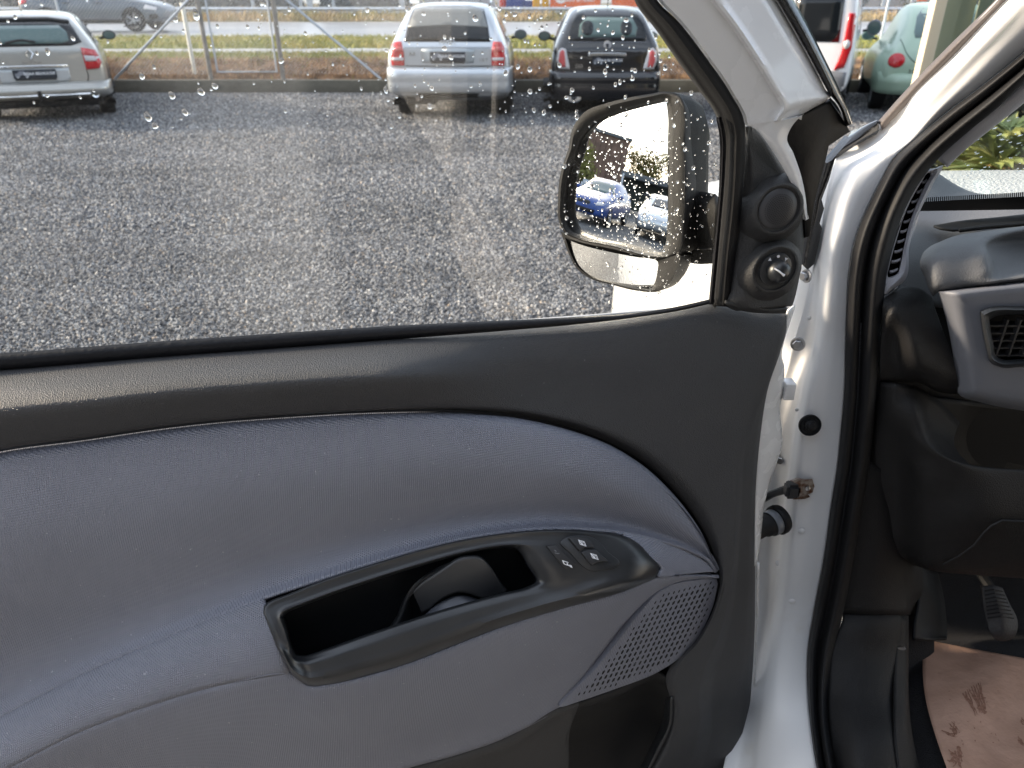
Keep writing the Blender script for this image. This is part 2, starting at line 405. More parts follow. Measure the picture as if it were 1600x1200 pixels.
# ---- upper door trim -------------------------------------------------------------------------------------
pairsA = [((-90, 583), (-90, 724)), ((0, 578), (0, 702)), ((120, 568), (130, 684)), ((250, 557), (270, 664)), ((400, 546), (420, 650)), ((560, 534), (580, 641)), ((700, 523), (720, 641)),
          ((830, 512), (820, 651)), ((950, 501), (900, 671)), ((1040, 487), (960, 695)), ((1110, 475), (1005, 722)), ((1180, 484), (1045, 758)), ((1229, 492), (1078, 797)),
          ((1221, 545), (1100, 831)), ((1202, 600), (1113, 860)), ((1189, 680), (1122, 893)), ((1182, 760), (1125, 915)), ((1180, 840), (1119, 940)), ((1180, 920), (1105, 972)),
          ((1179, 990), (1084, 1003)), ((1175, 1060), (1050, 1036)), ((1170, 1120), (1040, 1062)), ((1162, 1170), (1049, 1102)), ((1150, 1215), (1040, 1150)), ((1140, 1260), (1000, 1225))]
def profA(s, v, x, y):
    k = 1-sstep(.36, .50, s)             # 1 on the sill part, 0 on the hinge end
    hs = interp([0, .04, .15, .30, .42, .52, .62, .80, .9, .965, 1], [-.008, .000, .020, .043, .055, .061, .061, .053, .047, .042, .026], v)
    # a dying crease below the mirror panel
    he = interp([0, .03, .10, .35, .70, .86, .94, 1], [-.030, -.012, .001, .012, .020, .024, .026, .012], v)
    low = sstep(.66, .8, s)
    hl = interp([0, .05, .15, .45, .52, .60, .92, 1], [-.035, -.012, .000, .010, .022, .032, .040, .030], v)
    he = lerp(he, hl, low)
    return lerp(he, hs, k)
vA = [0, .02, .05, .09, .14, .2, .26, .32, .38, .44, .48, .52, .56, .6, .65, .7, .76, .82, .87, .91, .94, .965, .985, 1]
trim = mribbon('door_trim', pairsA, profA, M['trim'], van, 170, vA)
trim['label'] = 'dark grained upper door trim'
# ---- slate insert above the arm rest shelf -------------------------------------------------------------
U = [(-90, 728), (0, 706), (130, 688), (270, 668), (420, 654), (580, 645), (720, 645), (820, 655), (900, 675), (960, 699), (1003, 726), (1042, 761), (1075, 800), (1097, 834), (1110, 863), (1119, 890)]
C1 = [(-90, 1165), (0, 1121), (130, 1053), (250, 1000), (400, 940), (470, 915), (580, 879), (660, 856), (730, 839), (815, 827), (880, 824), (960, 829), (1030, 843), (1080, 859), (1108, 874), (1121, 893)]
C2 = [(-90, 1255), (0, 1208), (130, 1142), (250, 1098), (350, 1070), (450, 1053), (480, 1073), (515, 1071), (630, 1041), (780, 983), (880, 950), (980, 923), (1025, 903), (1060, 900), (1100, 900), (1124, 903)]
c1x = [p[0] for p in C1]; c1y = [p[1] for p in C1]; c2x = [p[0] for p in C2]; c2y = [p[1] for p in C2]
HC1, HC2 = .064, .104
def edgek(x): return 1-.75*sstep(980, 1125, x)
def hshelf(x, y):
    a = interp(c1x, c1y, x); b = interp(c2x, c2y, x)
    t = max(-.3, min(1.2, (y-a)/max(4, b-a)))
    tt = math.sin(math.pi/2*min(1, t)) if t > 0 else t*1.5
    return .012 + (lerp(HC1, HC2, tt)-.012)*edgek(x)
def profI(s, v, x, y):
    h = interp([0, .012, .035, .08, .2, .32, .44, .58, .70, .80, .88, .94, 1], [.026, .033, .0395, .0455, .054, .058, .057, .051, .044, .040, .043, .050, HC1], v)
    k = edgek(x)
    return lerp(.022, h, k) if v > .05 else lerp(.018, h, .5+.5*k)
vI = [0, .008, .018, .03, .045, .065, .09, .13, .18, .25, .32, .39, .45, .51, .57, .62, .67, .72, .77, .82, .86, .895, .92, .94, .955, .97, .985, 1]
ins = mribbon('insert_panel', list(zip(U, C1)), profI, M['insert'], trim, 160, vI)
ins['label'] = 'slate blue grey dotted door insert'
# shelf left of the arm rest and its tip on the right
def profS(s, v, x, y):
    a = interp(c1x, c1y, x); b = interp(c2x, c2y, x)
    return lerp(HC1, HC2, math.sin(math.pi/2*v)) if v >= 0 else HC1-.004+v*.08
mribbon('shelf_panel', [((-90, 1165), (-90, 1255)), ((0, 1121), (0, 1208)), ((130, 1053), (130, 1142)), ((250, 1000), (250, 1098)), ((350, 959), (350, 1070)), ((412, 935), (452, 1053))],
        profS, M['insert'], trim, 60, [-.06, -.03]+[k/13 for k in range(14)])
mribbon('shelf_panel', [((955, 829), (972, 836)), ((995, 835), (996, 850)), ((1030, 843), (1020, 874)), ((1080, 859), (1034, 889)), ((1108, 874), (1030, 902)), ((1121, 893), (1060, 898))],
        lambda s, v, x, y: hshelf(x, y), M['insert'], trim, 40, 14)
# lower panel under the shelf
LB = [(-90, 1330), (0, 1330), (130, 1325), (250, 1318), (350, 1300), (450, 1268), (520, 1240), (600, 1212), (720, 1178), (800, 1148), (874, 1106), (925, 1047), (975, 983), (1012, 936), (1052, 911), (1121, 904)]
def profL(s, v, x, y):
    k = edgek(x); h0 = HC2
    h = h0-.066*(1-math.cos(math.pi/2*min(1, v*1.05)))**.85
    h += -.006*sstep(.0, 1, sstep(700, 1000, x))
    return .014 + (h-.014)*k
mribbon('lower_panel', list(zip(C2, LB)), profL, M['insert'], trim, 160, 26)
# ---- arm rest: black bezel with a pull cup ---------------------------------------------------------------
OUT = [(411, 957), (414, 944), (426, 937), (445, 930), (500, 908), (580, 882), (660, 858), (730, 842), (815, 830), (880, 827), (940, 831), (975, 837), (992, 845), (1015, 868), (1030, 888), (1025, 902), (1002, 913), (980, 922), (880, 951),
       (780, 983), (700, 1014), (630, 1041), (570, 1058), (515, 1071), (480, 1072), (455, 1055), (438, 1025), (424, 990)]
INN = [(441, 966), (443, 960), (449, 956), (458, 952), (510, 932), (580, 908), (650, 886), (710, 869), (760, 858), (785, 855), (798, 855), (808, 858), (815, 865), (825, 884), (836, 900), (838, 907), (834, 912), (826, 916), (780, 928),
       (720, 944), (660, 962), (600, 982), (545, 1001), (500, 1017), (475, 1025), (462, 1023), (455, 1010), (448, 985)]
def ringp(frac, n=150):
    A = cr([V((*p, 0)) for p in OUT], n, True); Bq = cr([V((*p, 0)) for p in INN], n, True)
    return A, Bq
def matchedring(n):
    A, B = matched(list(zip(OUT+[OUT[0]], INN+[INN[0]])), n+1); return A[:-1], B[:-1]
A, Bq = matchedring(160); g = []
for v in [0, .0001, .03, .07, .12, .2, .3, .42, .55, .68, .78, .85, .90, .94, .97, 1.0]:
    row = []
    for a, b in zip(A, Bq):
        x, y = lerp(a.x, b.x, v), lerp(a.y, b.y, v); base = hshelf(x, y)
        low = sstep(10, 40, y-(interp(c1x, c1y, x)+interp(c2x, c2y, x))/2)   # front lip of the arm rest
        dh = interp([0, .0001, .05, .12, .3, .72, .84, .93, 1], [-.006, .0005, .0035, .004, .003, .003, .0045, .003, -.004], v)
        lip = interp([0, .0001, .08, .2, .32, .5, .75, 1], [-.010, -.004, .004, .010, .012, .007, .005, -.004], v)
        row.append(D(x, y, base+lerp(dh, lip, low*(1-sstep(860, 1000, x)*.5))))
    g.append(row)
for dh in (-.012, -.030, -.046):
    row = []
    for b in Bq:
        c = V((640, 940, 0)); q = c+(b-c)*(1-.4*abs(dh)); row.append(D(q.x, q.y, hshelf(b.x, b.y)*.0+.066+dh-.004))
    g.append(row)
bm = bmesh.new(); gridmesh(bm, g, True); bm.faces.new([bm.verts[len(bm.verts)-160+i] if False else v for i, v in enumerate(list(bm.verts)[-160:])])
arm = finish('armrest', bm, M['bezel'], trim, True, 50); arm['label'] = 'satin black arm rest with pull cup'
# release lever: curved flap in the cup, its surround and the pale lower lip
def bulge(x, y, cx, cy, rx, ry, h0, h1):
    d = ((x-cx)/rx)**2+((y-cy)/ry)**2; return h0+(h1-h0)*max(0, 1-d)
SUR = [((585, 1003), (600, 1001)), ((612, 985), (625, 990)), ((628, 955), (640, 962)), ((640, 925), (648, 935)), ((658, 902), (662, 912)), ((680, 888), (683, 897)), ((702, 877), (706, 888)), ((722, 870), (728, 880))]
mribbon('lever_surround', [((560, 1002), (655, 973)), ((598, 988), (648, 966)), ((618, 965), (644, 950)), ((630, 938), (645, 932)), ((648, 912), (656, 918)), ((672, 893), (680, 902)), ((700, 879), (706, 887)), ((735, 871), (740, 876))],
        lambda s, v, x, y: .060+.012*math.sin(math.pi*min(1, v*1.1))-.006*v, M['bezel'], trim, 50, 10)
LEV = [((645, 925), (659, 958)), ((660, 912), (670, 952)), ((680, 899), (684, 940)), ((700, 886), (700, 931)), ((718, 875), (716, 926)), ((735, 872), (730, 927)), ((752, 874), (745, 932)), ((765, 886), (758, 936)), ((778, 905), (774, 934)), ((789, 926), (789, 929))]
lev = mribbon('release_lever', LEV, lambda s, v, x, y: .066+.012*math.sin(math.pi*(s*.9+.05))-.004*v, M['lever'], trim, 60, 14, thick=.005)
mribbon('lever_lip', [((662, 962), (664, 966)), ((680, 946), (680, 961)), ((700, 935), (700, 955)), ((718, 930), (720, 950)), ((735, 932), (740, 944)), ((757, 940), (758, 940))],
        lambda s, v, x, y: .066+.012*v, mat('lever_lip_plastic', (.075, .08, .095), .34), trim, 40, 8)
# dark backing behind every panel joint of the inner door
mribbon('trim_backing', [((-90, 690), (-90, 1330)), ((300, 660), (300, 1330)), ((700, 640), (700, 1330)), ((960, 640), (960, 1330)), ((1060, 640), (1060, 1330)), ((1178, 640), (1140, 1330))],
        lambda s, v, x, y: -.062, M['blackin'], trim, 40, 8, thick=.004)
# ---- switches --------------------------------------------------------------------------------------------
def SH(x, y, h=0): return D(x, y, hshelf(x, y)+.0035+h)
plate('lock_switch', [(853, 853), (869, 851), (900, 883), (883, 889)], SH, .0022, .006, M['switch'], trim, .0006, smooth=False)
plate('switch_well', [(876, 846), (884, 840), (896, 837), (920, 838), (932, 843), (950, 862), (968, 881), (962, 886), (940, 891), (922, 892), (912, 886), (893, 866)], SH, .0012, .006, M['bezel'], trim, .0012, n=60)
sw = []
for pts in ([(889, 841), (897, 838), (917, 839), (924, 845), (929, 856), (914, 856), (906, 861)], [(908, 863), (917, 859), (932, 858), (940, 866), (951, 877), (936, 878), (924, 883)]):
    sw.append(plate('window_switch', pts, SH, .0052, .008, M['switch'], trim, .0012, smooth=False, seg=3))
def icon(pieces, cx, cy, ux, uy, vx, vy, name, m_, h):
    bm = bmesh.new()
    for poly in pieces:
        vs = [bm.verts.new(SH(cx+a*ux+b*vx, cy+a*uy+b*vy, h)) for a, b in poly]
        bm.faces.new(vs)
    o = finish(name, bm, m_, trim, False); md = o.modifiers.new('t', 'SOLIDIFY'); md.thickness = .0003; md.offset = 0; return o
def rect(a0, b0, a1, b1): return [(a0, b0), (a1, b0), (a1, b1), (a0, b1)]
win = [rect(0, 0, 1, .12), rect(0, .88, 1, 1), rect(0, .12, .1, .88), rect(.9, .12, 1, .88), rect(.45, .12, .55, .88), [(.1, .12), (.3, .12), (.45, .88), (.25, .88)], [(.62, .2), (.85, .2), (.73, .45)], [(.62, .8), (.85, .8), (.73, .55)]]
for cx, cy in ((903, 843), (922, 864)): icon(win, cx, cy, 10, 3, 3.5, 8, 'window_symbol', M['print'], .0056)
icon([rect(0, 0, .8, .18), rect(0, .18, .16, .8), rect(.16, .66, .8, .84), rect(.5, .3, .66, .66), [(.8, .5), (1.1, .5), (1.1, 1), (.8, 1)]], 878, 875, 12, 4, 3.5, 8, 'lock_symbol', M['print'], .0026)
icon([[(.2, .0), (.5, 0), (.5, .3), (.2, .3)], [(.1, .6), (.5, .5), (.9, .3), (.9, .45), (.5, .7), (.1, .8)]], 864, 858, 10, 4, 3, 8, 'lock_symbol', M['printdim'], .0026)
# ---- speaker grille: leaf-shaped sheet with rows of slots ------------------------------------------------------
GR = [(1121, 906), (1090, 907), (1054, 913), (1025, 930), (1004, 953), (988, 973), (930, 1046), (876, 1106), (905, 1097), (960, 1078), (1030, 1050), (1068, 1024), (1095, 990), (1110, 960), (1119, 932)]
def hgr(x, y): 
    k = edgek(x); return .014+(.066-.028*sstep(930, 1100, y)-.014)*max(.25, k)+.002
grille = plate('speaker_grille', GR, D, hgr, .010, M['insert'], trim, .002, n=80)
grille['label'] = 'leaf shaped speaker grille with slots'
hole = bmesh.new()
gp = c2(GR, 80, True)
def inside(x, y, poly):
    c = False; j = len(poly)-1
    for i in range(len(poly)):
        xi, yi = poly[i]; xj, yj = poly[j]
        if (yi > y) != (yj > y) and x < (xj-xi)*(y-yi)/(yj-yi)+xi: c = not c
        j = i
    return c
gbv = BVHTree.FromObject(grille, bpy.context.evaluated_depsgraph_get())
for r in range(0, 40):
    for c in range(-6, 46):
        x = 876+c*8.2-r*1.2+(4.1 if r % 2 else 0)+r*1.5; y = 1100-r*8.0-(x-876)*.26+ (0)
        if not (inside(x, y, gp) and all(inside(x+a, y+b, gp) for a, b in ((7, 0), (-7, 0), (0, 7), (0, -7), (5, 5), (-5, -5)))): continue
        edge = all(inside(x+a, y+b, gp) for a, b in ((17, 0), (-17, 0), (0, 13), (0, -13)))
        ln, wd = (4.0, 1.55) if edge else (3.0, 1.0)
        vs = []
        for k in range(8):
            t = 2*math.pi*k/8; ux, uy = math.cos(t)*wd, math.sin(t)*ln
            qx, qy = x+ux*.8-uy*.55, y+ux*.5+uy*.85
            d = ray(qx, qy); hit = gbv.ray_cast(CAM, d.normalized())
            if hit[0] is None: break
            vs.append(hit[0]-d.normalized()*.0005)
        if len(vs) == 8: hole.faces.new([hole.verts.new(p) for p in vs])
ho = finish('grille_slot', hole, M['blackin'], trim, False); tag(ho, kind='stuff')
# ---- door pocket ------------------------------------------------------------------------------------------------
mribbon('door_pocket', [((874, 1111), (885, 1245)), ((905, 1100), (900, 1245)), ((960, 1081), (940, 1245)), ((1030, 1054), (980, 1245)), ((1050, 1072), (1000, 1240)), ((1056, 1105), (1030, 1200))],
        lambda s, v, x, y: interp([0, .08, .3, 1], [.030, -.03, -.055, -.06], v), M['blackin'], trim, 40, 14)
mribbon('pocket_lip', [((505, 1246), (560, 1300)), ((600, 1214), (640, 1300)), ((720, 1180), (760, 1290)), ((800, 1150), (850, 1270)), ((874, 1108), (889, 1190)), ((905, 1100), (886, 1150))],
        lambda s, v, x, y: interp([0, .15, 1], [.036, .026, .020], v), M['lowtrim'], trim, 40, 10)
mribbon('pocket_edge', [((1048, 1088), (1040, 1092)), ((1046, 1130), (1034, 1130)), ((1030, 1165), (1015, 1170)), ((1005, 1215), (990, 1220)), ((985, 1255), (972, 1255))],
        lambda s, v, x, y: .036-.05*v, M['bezel'], trim, 30, 6)
# ---- sail panel with tweeter and mirror knob --------------------------------------------------------------------
SP = [((1166, 200), (1177, 194)), ((1160, 235), (1196, 217)), ((1157, 280), (1216, 250)), ((1152, 325), (1236, 283)), ((1146, 370), (1252, 322)), ((1141, 415), (1257, 365)), ((1137, 455), (1252, 415)), ((1133, 478), (1243, 462)), ((1150, 486), (1238, 478))]
sail = mribbon('sail_panel', SP, lambda s, v, x, y: interp([0, .06, .3, .55, .92, 1], [-.010, .004, .012, .010, .006, -.010], v)+.004, M['sail'], trim, 60, 20)
mribbon('sail_foot', [((1132, 474), (1138, 479)), ((1165, 481), (1165, 487)), ((1200, 485), (1200, 490)), ((1230, 484), (1228, 490))], lambda s, v, x, y: .012-.008*v, M['sail'], trim, 20, 6)
def pod(name, px, py, r, hbase, htop, parent, mt, skew):
    c = D(px, py, hbase); t = D(px, py, htop)
    # a cone-like boss leaning out of the panel, wider towards the window
    bm = bmesh.new(); rows = []
    for k, (f, rr) in enumerate(((0, 1.60), (.25, 1.5), (.55, 1.32), (.8, 1.15), (.95, 1.06), (1.0, 1.0), (1.0, .93), (.93, .89))):
        cc = c.lerp(t, f) + DU*(-skew*(1-f)) + DW*(-.002*(1-f)); rows.append([cc + (DU*math.cos(2*math.pi*q/40)+DW*math.sin(2*math.pi*q/40))*r*rr for q in range(40)])
    gridmesh(bm, rows, True); bm.faces.new(list(bm.verts)[-40:])
    return finish(name, bm, mt, parent, True, 55), t
rt = 33/F*.90
tw, tc_ = pod('tweeter', 1217, 327, .0258, .002, .030, trim, M['sail'], .010)
tw['label'] = 'round tweeter pod on the sail panel'
gm = lathe('tweeter_grille', tc_-DN*.0008, DN, [(0, .0022), (.010, .0018), (.0195, .0006), (.0212, -.001)], mat('tweeter_mesh', (.05, .05, .054), .45), trim, 40)
bm = bmesh.new()
for k in range(1, 11):
    rr = k*.0019; nn = int(6*k)
    for q in range(nn):
        a = 2*math.pi*(q+.3*k)/nn; c = tc_+(DU*math.cos(a)+DW*math.sin(a))*rr+DN*(.0017-.0028*(rr/.02)**2+.0003)
        vs = [bm.verts.new(c+(DU*math.cos(2*math.pi*j/6)+DW*math.sin(2*math.pi*j/6))*.00062) for j in range(6)]; bm.faces.new(vs)
tag(finish('tweeter_hole', bm, M['blackin'], trim, False), kind='stuff')
kp, kc = pod('knob_pod', 1212, 421, .0258, .002, .028, trim, M['sail'], .010)
lathe('knob_dial', kc, DN, [(0, .0004), (.0175, .0004), (.0182, 0), (.0185, -.002)], M['bezel'], trim, 40)
bm = bmesh.new(); rows = []
for r, z in ((.0118, 0), (.0122, .004), (.0118, .009), (.0100, .0125), (.006, .0150), (.0005, .0155)):
    rows.append([kc+DU*.0008-DW*.0006+DN*z+(DU*math.cos(2*math.pi*q/72)+DW*math.sin(2*math.pi*q/72))*r*(1+(.035 if (q % 2 and .001 < z < .012) else 0)) for q in range(72)])
gridmesh(bm, rows, True); bm.faces.new(list(bm.verts)[-72:])
knob = finish('mirror_knob', bm, M['bezel'], trim, True, 40); knob['label'] = 'ribbed round mirror adjusting knob with white pointer'
bm = bmesh.new()
pts = [(-.0095, .0062, .0118), (-.006, .0042, .0150), (-.002, .0012, .0160), (.0005, -.0006, .0161)]
tube_bm(bm, [kc+DU*(a+.0008)+DW*(b-.0006)+DN*c for a, b, c in pts], [.0009, .0009, .0009, .0016], 8); finish('knob_pointer', bm, M['print'], trim)
for a, kind in ((128, 't'), (90, 'o'), (50, 't2')):
    c = kc+(DU*math.cos(R(a))+DW*math.sin(R(a)))*.0148+DN*.0009; bm = bmesh.new()
    if kind == 'o': vs = [c+(DU*math.cos(t*.7854)+DW*math.sin(t*.7854))*.0017 for t in range(8)]
    else: vs = [c+(DU*math.cos(R(a+q))+DW*math.sin(R(a+q)))*.0023 for q in (80, 200, 320)]
    bm.faces.new([bm.verts.new(p) for p in vs]); o = finish('knob_mark', bm, M['print'], trim, False)
    md = o.modifiers.new('t', 'SOLIDIFY'); md.thickness = .0004; md.offset = 0
# ---- window frame, seals, pane ---------------------------------------------------------------------------------
mribbon('window_channel', [((985, -40), (1008, -40)), ((991, 0), (1027, 0)), ((1025, 47), (1062, 36)), ((1062, 100), (1107, 95)), ((1095, 145), (1139, 142)), ((1116, 175), (1160, 180)), ((1127, 205), (1165, 205)), ((1129, 240), (1164, 240)), ((1125, 330), (1158, 330)),
        ((1119, 400), (1149, 400)), ((1112, 478), (1142, 480))],
        lambda s, v, x, y: interp([0, .1, .25, .45, .6, .8, 1], [-.030, -.016, -.012, -.002, .003, .002, -.004], v), M['rubber'], door, 80, 16, fn=W)
mribbon('run_channel_lip', [((1120, 186), (1127, 184)), ((1126, 210), (1131, 208)), ((1126, 260), (1132, 260)), ((1121, 330), (1128, 330)), ((1114, 400), (1122, 400)), ((1107, 476), (1115, 476))],
        lambda s, v, x, y: -.010+.006*math.sin(math.pi*v), M['rubberwet'], door, 50, 6, fn=W)
mribbon('sill_seal', [((-90, 557), (-90, 585)), ((0, 552), (0, 580)), ((200, 537), (200, 564)), ((400, 523), (400, 548)), ((600, 510), (600, 532)), ((800, 500), (800, 516)), ((900, 495), (900, 507)), ((1000, 488), (1000, 495)), ((1070, 477), (1070, 483)), ((1116, 466), (1116, 472))],
        lambda s, v, x, y: interp([0, .3, .7, 1], [-.012, -.006, -.004, -.008], v), M['rubberwet'], door, 80, 8)
# painted upper door frame: white, with a raised edge line
mribbon('window_frame', [((1005, -40), (1185, -40)), ((1028, 0), (1212, 0)), ((1062, 36), (1234, 38)), ((1107, 95), (1262, 88)), ((1139, 142), (1290, 140)), ((1159, 178), (1297, 153)), ((1166, 196), (1268, 172)), ((1178, 200), (1248, 185)), ((1196, 220), (1230, 215)), ((1216, 250), (1240, 240)),
        ((1234, 282), (1252, 275)), ((1250, 320), (1260, 318)), ((1258, 345), (1262, 342))],
        lambda s, v, x, y: interp([0, .03, .3, .45, .5, .55, .9, 1], [-.010, .001, .004, .004, .012, .005, -.012, -.024], v) if s < .62 else .001+.003*math.sin(math.pi*v), M['white'], door, 110, 28, fn=W)
mribbon('frame_seal', [((1186, -40), (1215, -40)), ((1211, 0), (1240, 0)), ((1236, 42), (1262, 38)), ((1264, 92), (1288, 90)), ((1294, 148), (1312, 140)), ((1310, 168), (1326, 172)), ((1322, 198), (1333, 193))],
        lambda s, v, x, y: -.026+.010*math.sin(math.pi*v), M['gloss'], door, 50, 8, fn=W)
plate('corner_cover', [(1225, 222), (1230, 206), (1240, 190), (1252, 179), (1276, 167), (1299, 157), (1316, 180), (1331, 206), (1314, 217), (1297, 229), (1292, 252), (1284, 282), (1276, 313), (1271, 345), (1267, 371), (1259, 373), (1257, 340), (1254, 300), (1246, 262), (1236, 240)],
      lambda a, b, h: W(a, b, h), lambda x, y: -.014-.012*sstep(1240, 1330, x), .014, mat('corner_plastic', (.008, .008, .009), .4, spec=.25, bump=[('noise', 120, .0003)]), door, .003, smooth=False, seg=3)
# pane
bm = bmesh.new(); P4 = [(-160, -160), (1250, -160), (1210, 520), (-160, 640)]
for hh in (-.014,):
    bm.faces.new([bm.verts.new(W(x, y, hh)) for x, y in P4])
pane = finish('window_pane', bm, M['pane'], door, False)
# white folded sheet edge of the door beside the hinge
mribbon('edge_flange', [((1232, 486), (1243, 478)), ((1219, 547), (1222, 555)), ((1208, 580), (1226, 575)), ((1198, 605), (1224, 610)), ((1188, 660), (1219, 648)), ((1186, 672), (1222, 672)), ((1183, 720), (1221, 700)), ((1181, 760), (1206, 745)), ((1180, 800), (1195, 787)), ((1180, 850), (1188, 848)), ((1180, 885), (1183, 880))],
        lambda s, v, x, y: -.024-.016*v+.004*math.sin(math.pi*v), M['white'], door, 70, 10, thick=.003)
boxo('flange_bracket', D(1231, 608, -.042), (.014, .02, .024), M['white'], door, .002)
mribbon('edge_flange', [((1183, 880), (1187, 880)), ((1182, 1000), (1183, 1000)), ((1176, 1100), (1178, 1100)), ((1160, 1190), (1163, 1190)), ((1145, 1250), (1150, 1250))],
        lambda s, v, x, y: -.045, M['white'], door, 30, 4, thick=.003)
# ------------------------------------------------------------------ door mirror
def MP(px, py, h=0): return isect(px, py, MC + MNn*h, MNn)
MC = PY(965, 275, 1.02)
d0 = ray(965, 290).normalized()
az = R(-93); tgt = V((math.sin(az), math.cos(az), .012)).normalized()    # where the centre of the glass looks
MNn = (tgt-d0).normalized()
MO = [(889, 230), (893, 205), (903, 186), (918, 172), (945, 162), (985, 152), (1020, 146), (1042, 143), (1058, 147), (1066, 165), (1068, 230), (1068, 300), (1066, 360), (1060, 395), (1045, 403), (1020, 402), (960, 386), (900, 373), (882, 364), (873, 345), (872, 310), (876, 270)]
MI = [(903, 238), (908, 222), (918, 208), (930, 195), (950, 184), (985, 172), (1015, 163), (1033, 158), (1040, 161), (1042, 172), (1043, 230), (1043, 300), (1042, 350), (1038, 385), (1030, 395), (1015, 396), (965, 382), (915, 370), (893, 359), (886, 345), (885, 315), (890, 275)]
A, B = matched(list(zip(MO+[MO[0]], MI+[MI[0]])), 97); A, B = A[:-1], B[:-1]; rows = []
AX = (V((.75, .62, 0))).normalized()      # the shell reaches back this way
cen = MP(975, 275, 0)
for back, sc in ((.105, .42), (.10, .62), (.085, .80), (.06, .93), (.03, .99), (.008, 1.0)):
    rows.append([cen + (MP(a.x, a.y, 0)-cen)*sc - MNn*back for a in A])
rows.append([MP(a.x, a.y, .004) for a in A]); rows.append([MP(lerp(a.x, b.x, .25), lerp(a.y, b.y, .25), .006) for a, b in zip(A, B)])
rows.append([MP(lerp(a.x, b.x, .7), lerp(a.y, b.y, .7), .000) for a, b in zip(A, B)]); rows.append([MP(b.x, b.y, -.012) for b in B])
bm = bmesh.new(); vsM = gridmesh(bm, rows, True); bm.faces.new(vsM[0])
wm = finish('wing_mirror', bm, M['mirrorshell'], van, True, 60); wm['label'] = 'black door mirror covered in raindrops'
MRAD = 2.2; GC = MP(965, 275, -.010)
def MG(px, py, up=0.0):      # the slightly convex mirror surface
    p = MP(px, py, -.010); return p+MNn*(up+.0015-(p-GC).length_squared/(2*MRAD))
rows = []
for f in (1, .9, .8, .7, .6, .5, .4, .3, .2, .1, .04): rows.append([MG(965+(b.x-965)*f, 275+(b.y-275)*f) for b in B])
bm = bmesh.new(); q = gridmesh(bm, rows, True); bm.faces.new(q[-1]); o = finish('mirror_glass', bm, M['mirror'], wm, True, 80)
# side of the shell towards the door, with its seam
mribbon('shell_cap', [((1041, 145), (1050, 150)), ((1047, 144), (1085, 165)), ((1062, 150), (1092, 190)), ((1068, 230), (1098, 245)), ((1069, 300), (1103, 300)), ((1068, 345), (1090, 350)), ((1062, 396), (1072, 405)), ((1050, 425), (1062, 425)), ((1032, 452), (1045, 440))],
        lambda s, v, x, y: .004-.075*v*v-.02*v, mat('shell_side', (.024, .023, .022), .5, spec=.3, bump=[('vor', 1100, .0004)]), wm, 60, 14, fn=MP)
# lower housing with the small wide angle glass
LO = [(876, 362), (900, 372), (960, 386), (1020, 402), (1045, 403), (1062, 398), (1056, 425), (1042, 447), (1025, 456), (1000, 455), (960, 446), (920, 434), (900, 418), (888, 395)]
LI = [(889, 378), (905, 382), (960, 393), (1000, 401), (1018, 404), (1027, 408), (1027, 425), (1024, 440), (1018, 450), (1003, 450), (965, 442), (925, 430), (905, 415), (895, 398)]
n2 = V(MNn); A, B = matched(list(zip(LO+[LO[0]], LI+[LI[0]])), 65); A, B = A[:-1], B[:-1]
cen = MP(965, 415, 0); rows = []
for back, sc in ((.08, .45), (.06, .78), (.03, .95), (.006, 1)): rows.append([cen+(MP(a.x, a.y, 0)-cen)*sc-MNn*back for a in A])
rows.append([MP(a.x, a.y, .004) for a in A]); rows.append([MP(lerp(a.x, b.x, .5), lerp(a.y, b.y, .5), .005) for a, b in zip(A, B)]); rows.append([MP(b.x, b.y, -.002) for b in B])
bm = bmesh.new(); q = gridmesh(bm, rows, True); bm.faces.new(q[0]); finish('lower_housing', bm, M['mirrorshell'], wm, True, 60)
# wide-angle glass: convex, aimed down along the outside of the door
LC = MP(965, 418, 0); lt = V((math.sin(R(-103))*math.cos(R(-20)), math.cos(R(-103))*math.cos(R(-20)), math.sin(R(-20))))
LNn = (lt-ray(965, 418).normalized()).normalized(); LH = LNn.cross(V((0, 0, 1))).normalized(); LVv = LH.cross(LNn)
rows = []; c0 = V((965, 418, 0))
for f in (1, .85, .7, .5, .3, .1):
    rw = []
    for b in B:
        p = isect(c0.x+(b.x-c0.x)*f, c0.y+(b.y-c0.y)*f, LC, LNn); uu, vv_ = (p-LC).dot(LH), (p-LC).dot(LVv); rw.append(p+LNn*(.006-uu*uu/.72-vv_*vv_/1.2))
    rows.append(rw)
bm = bmesh.new(); q = gridmesh(bm, rows, True); bm.faces.new(q[-1]); 
low = finish('wide_angle_glass', bm, M['mirror'], wm, True, 60)
# mirror arm to the door
armr = [[PY(1062, 306, 1.0), PY(1085, 300, .98), PY(1118, 303, .93)], [PY(1060, 325, .98), PY(1085, 318, .955), PY(1118, 320, .91)], [PY(1060, 370, .985), PY(1085, 372, .955), PY(1116, 375, .91)], [PY(1062, 408, .995), PY(1085, 412, .975), PY(1114, 412, .93)]]
surf('mirror_arm', armr, M['mirrorshell'], wm, 24, 16, .02)
tube('arm_seam', [PY(1064, 385, .979), PY(1085, 388, .951), PY(1113, 389, .906)], .0012, M['rubber'], wm, 6)
# ------------------------------------------------------------------ door opening: jamb, pillar, seal
def P3(l): return [PY(x, y, d) for x, y, d in l]
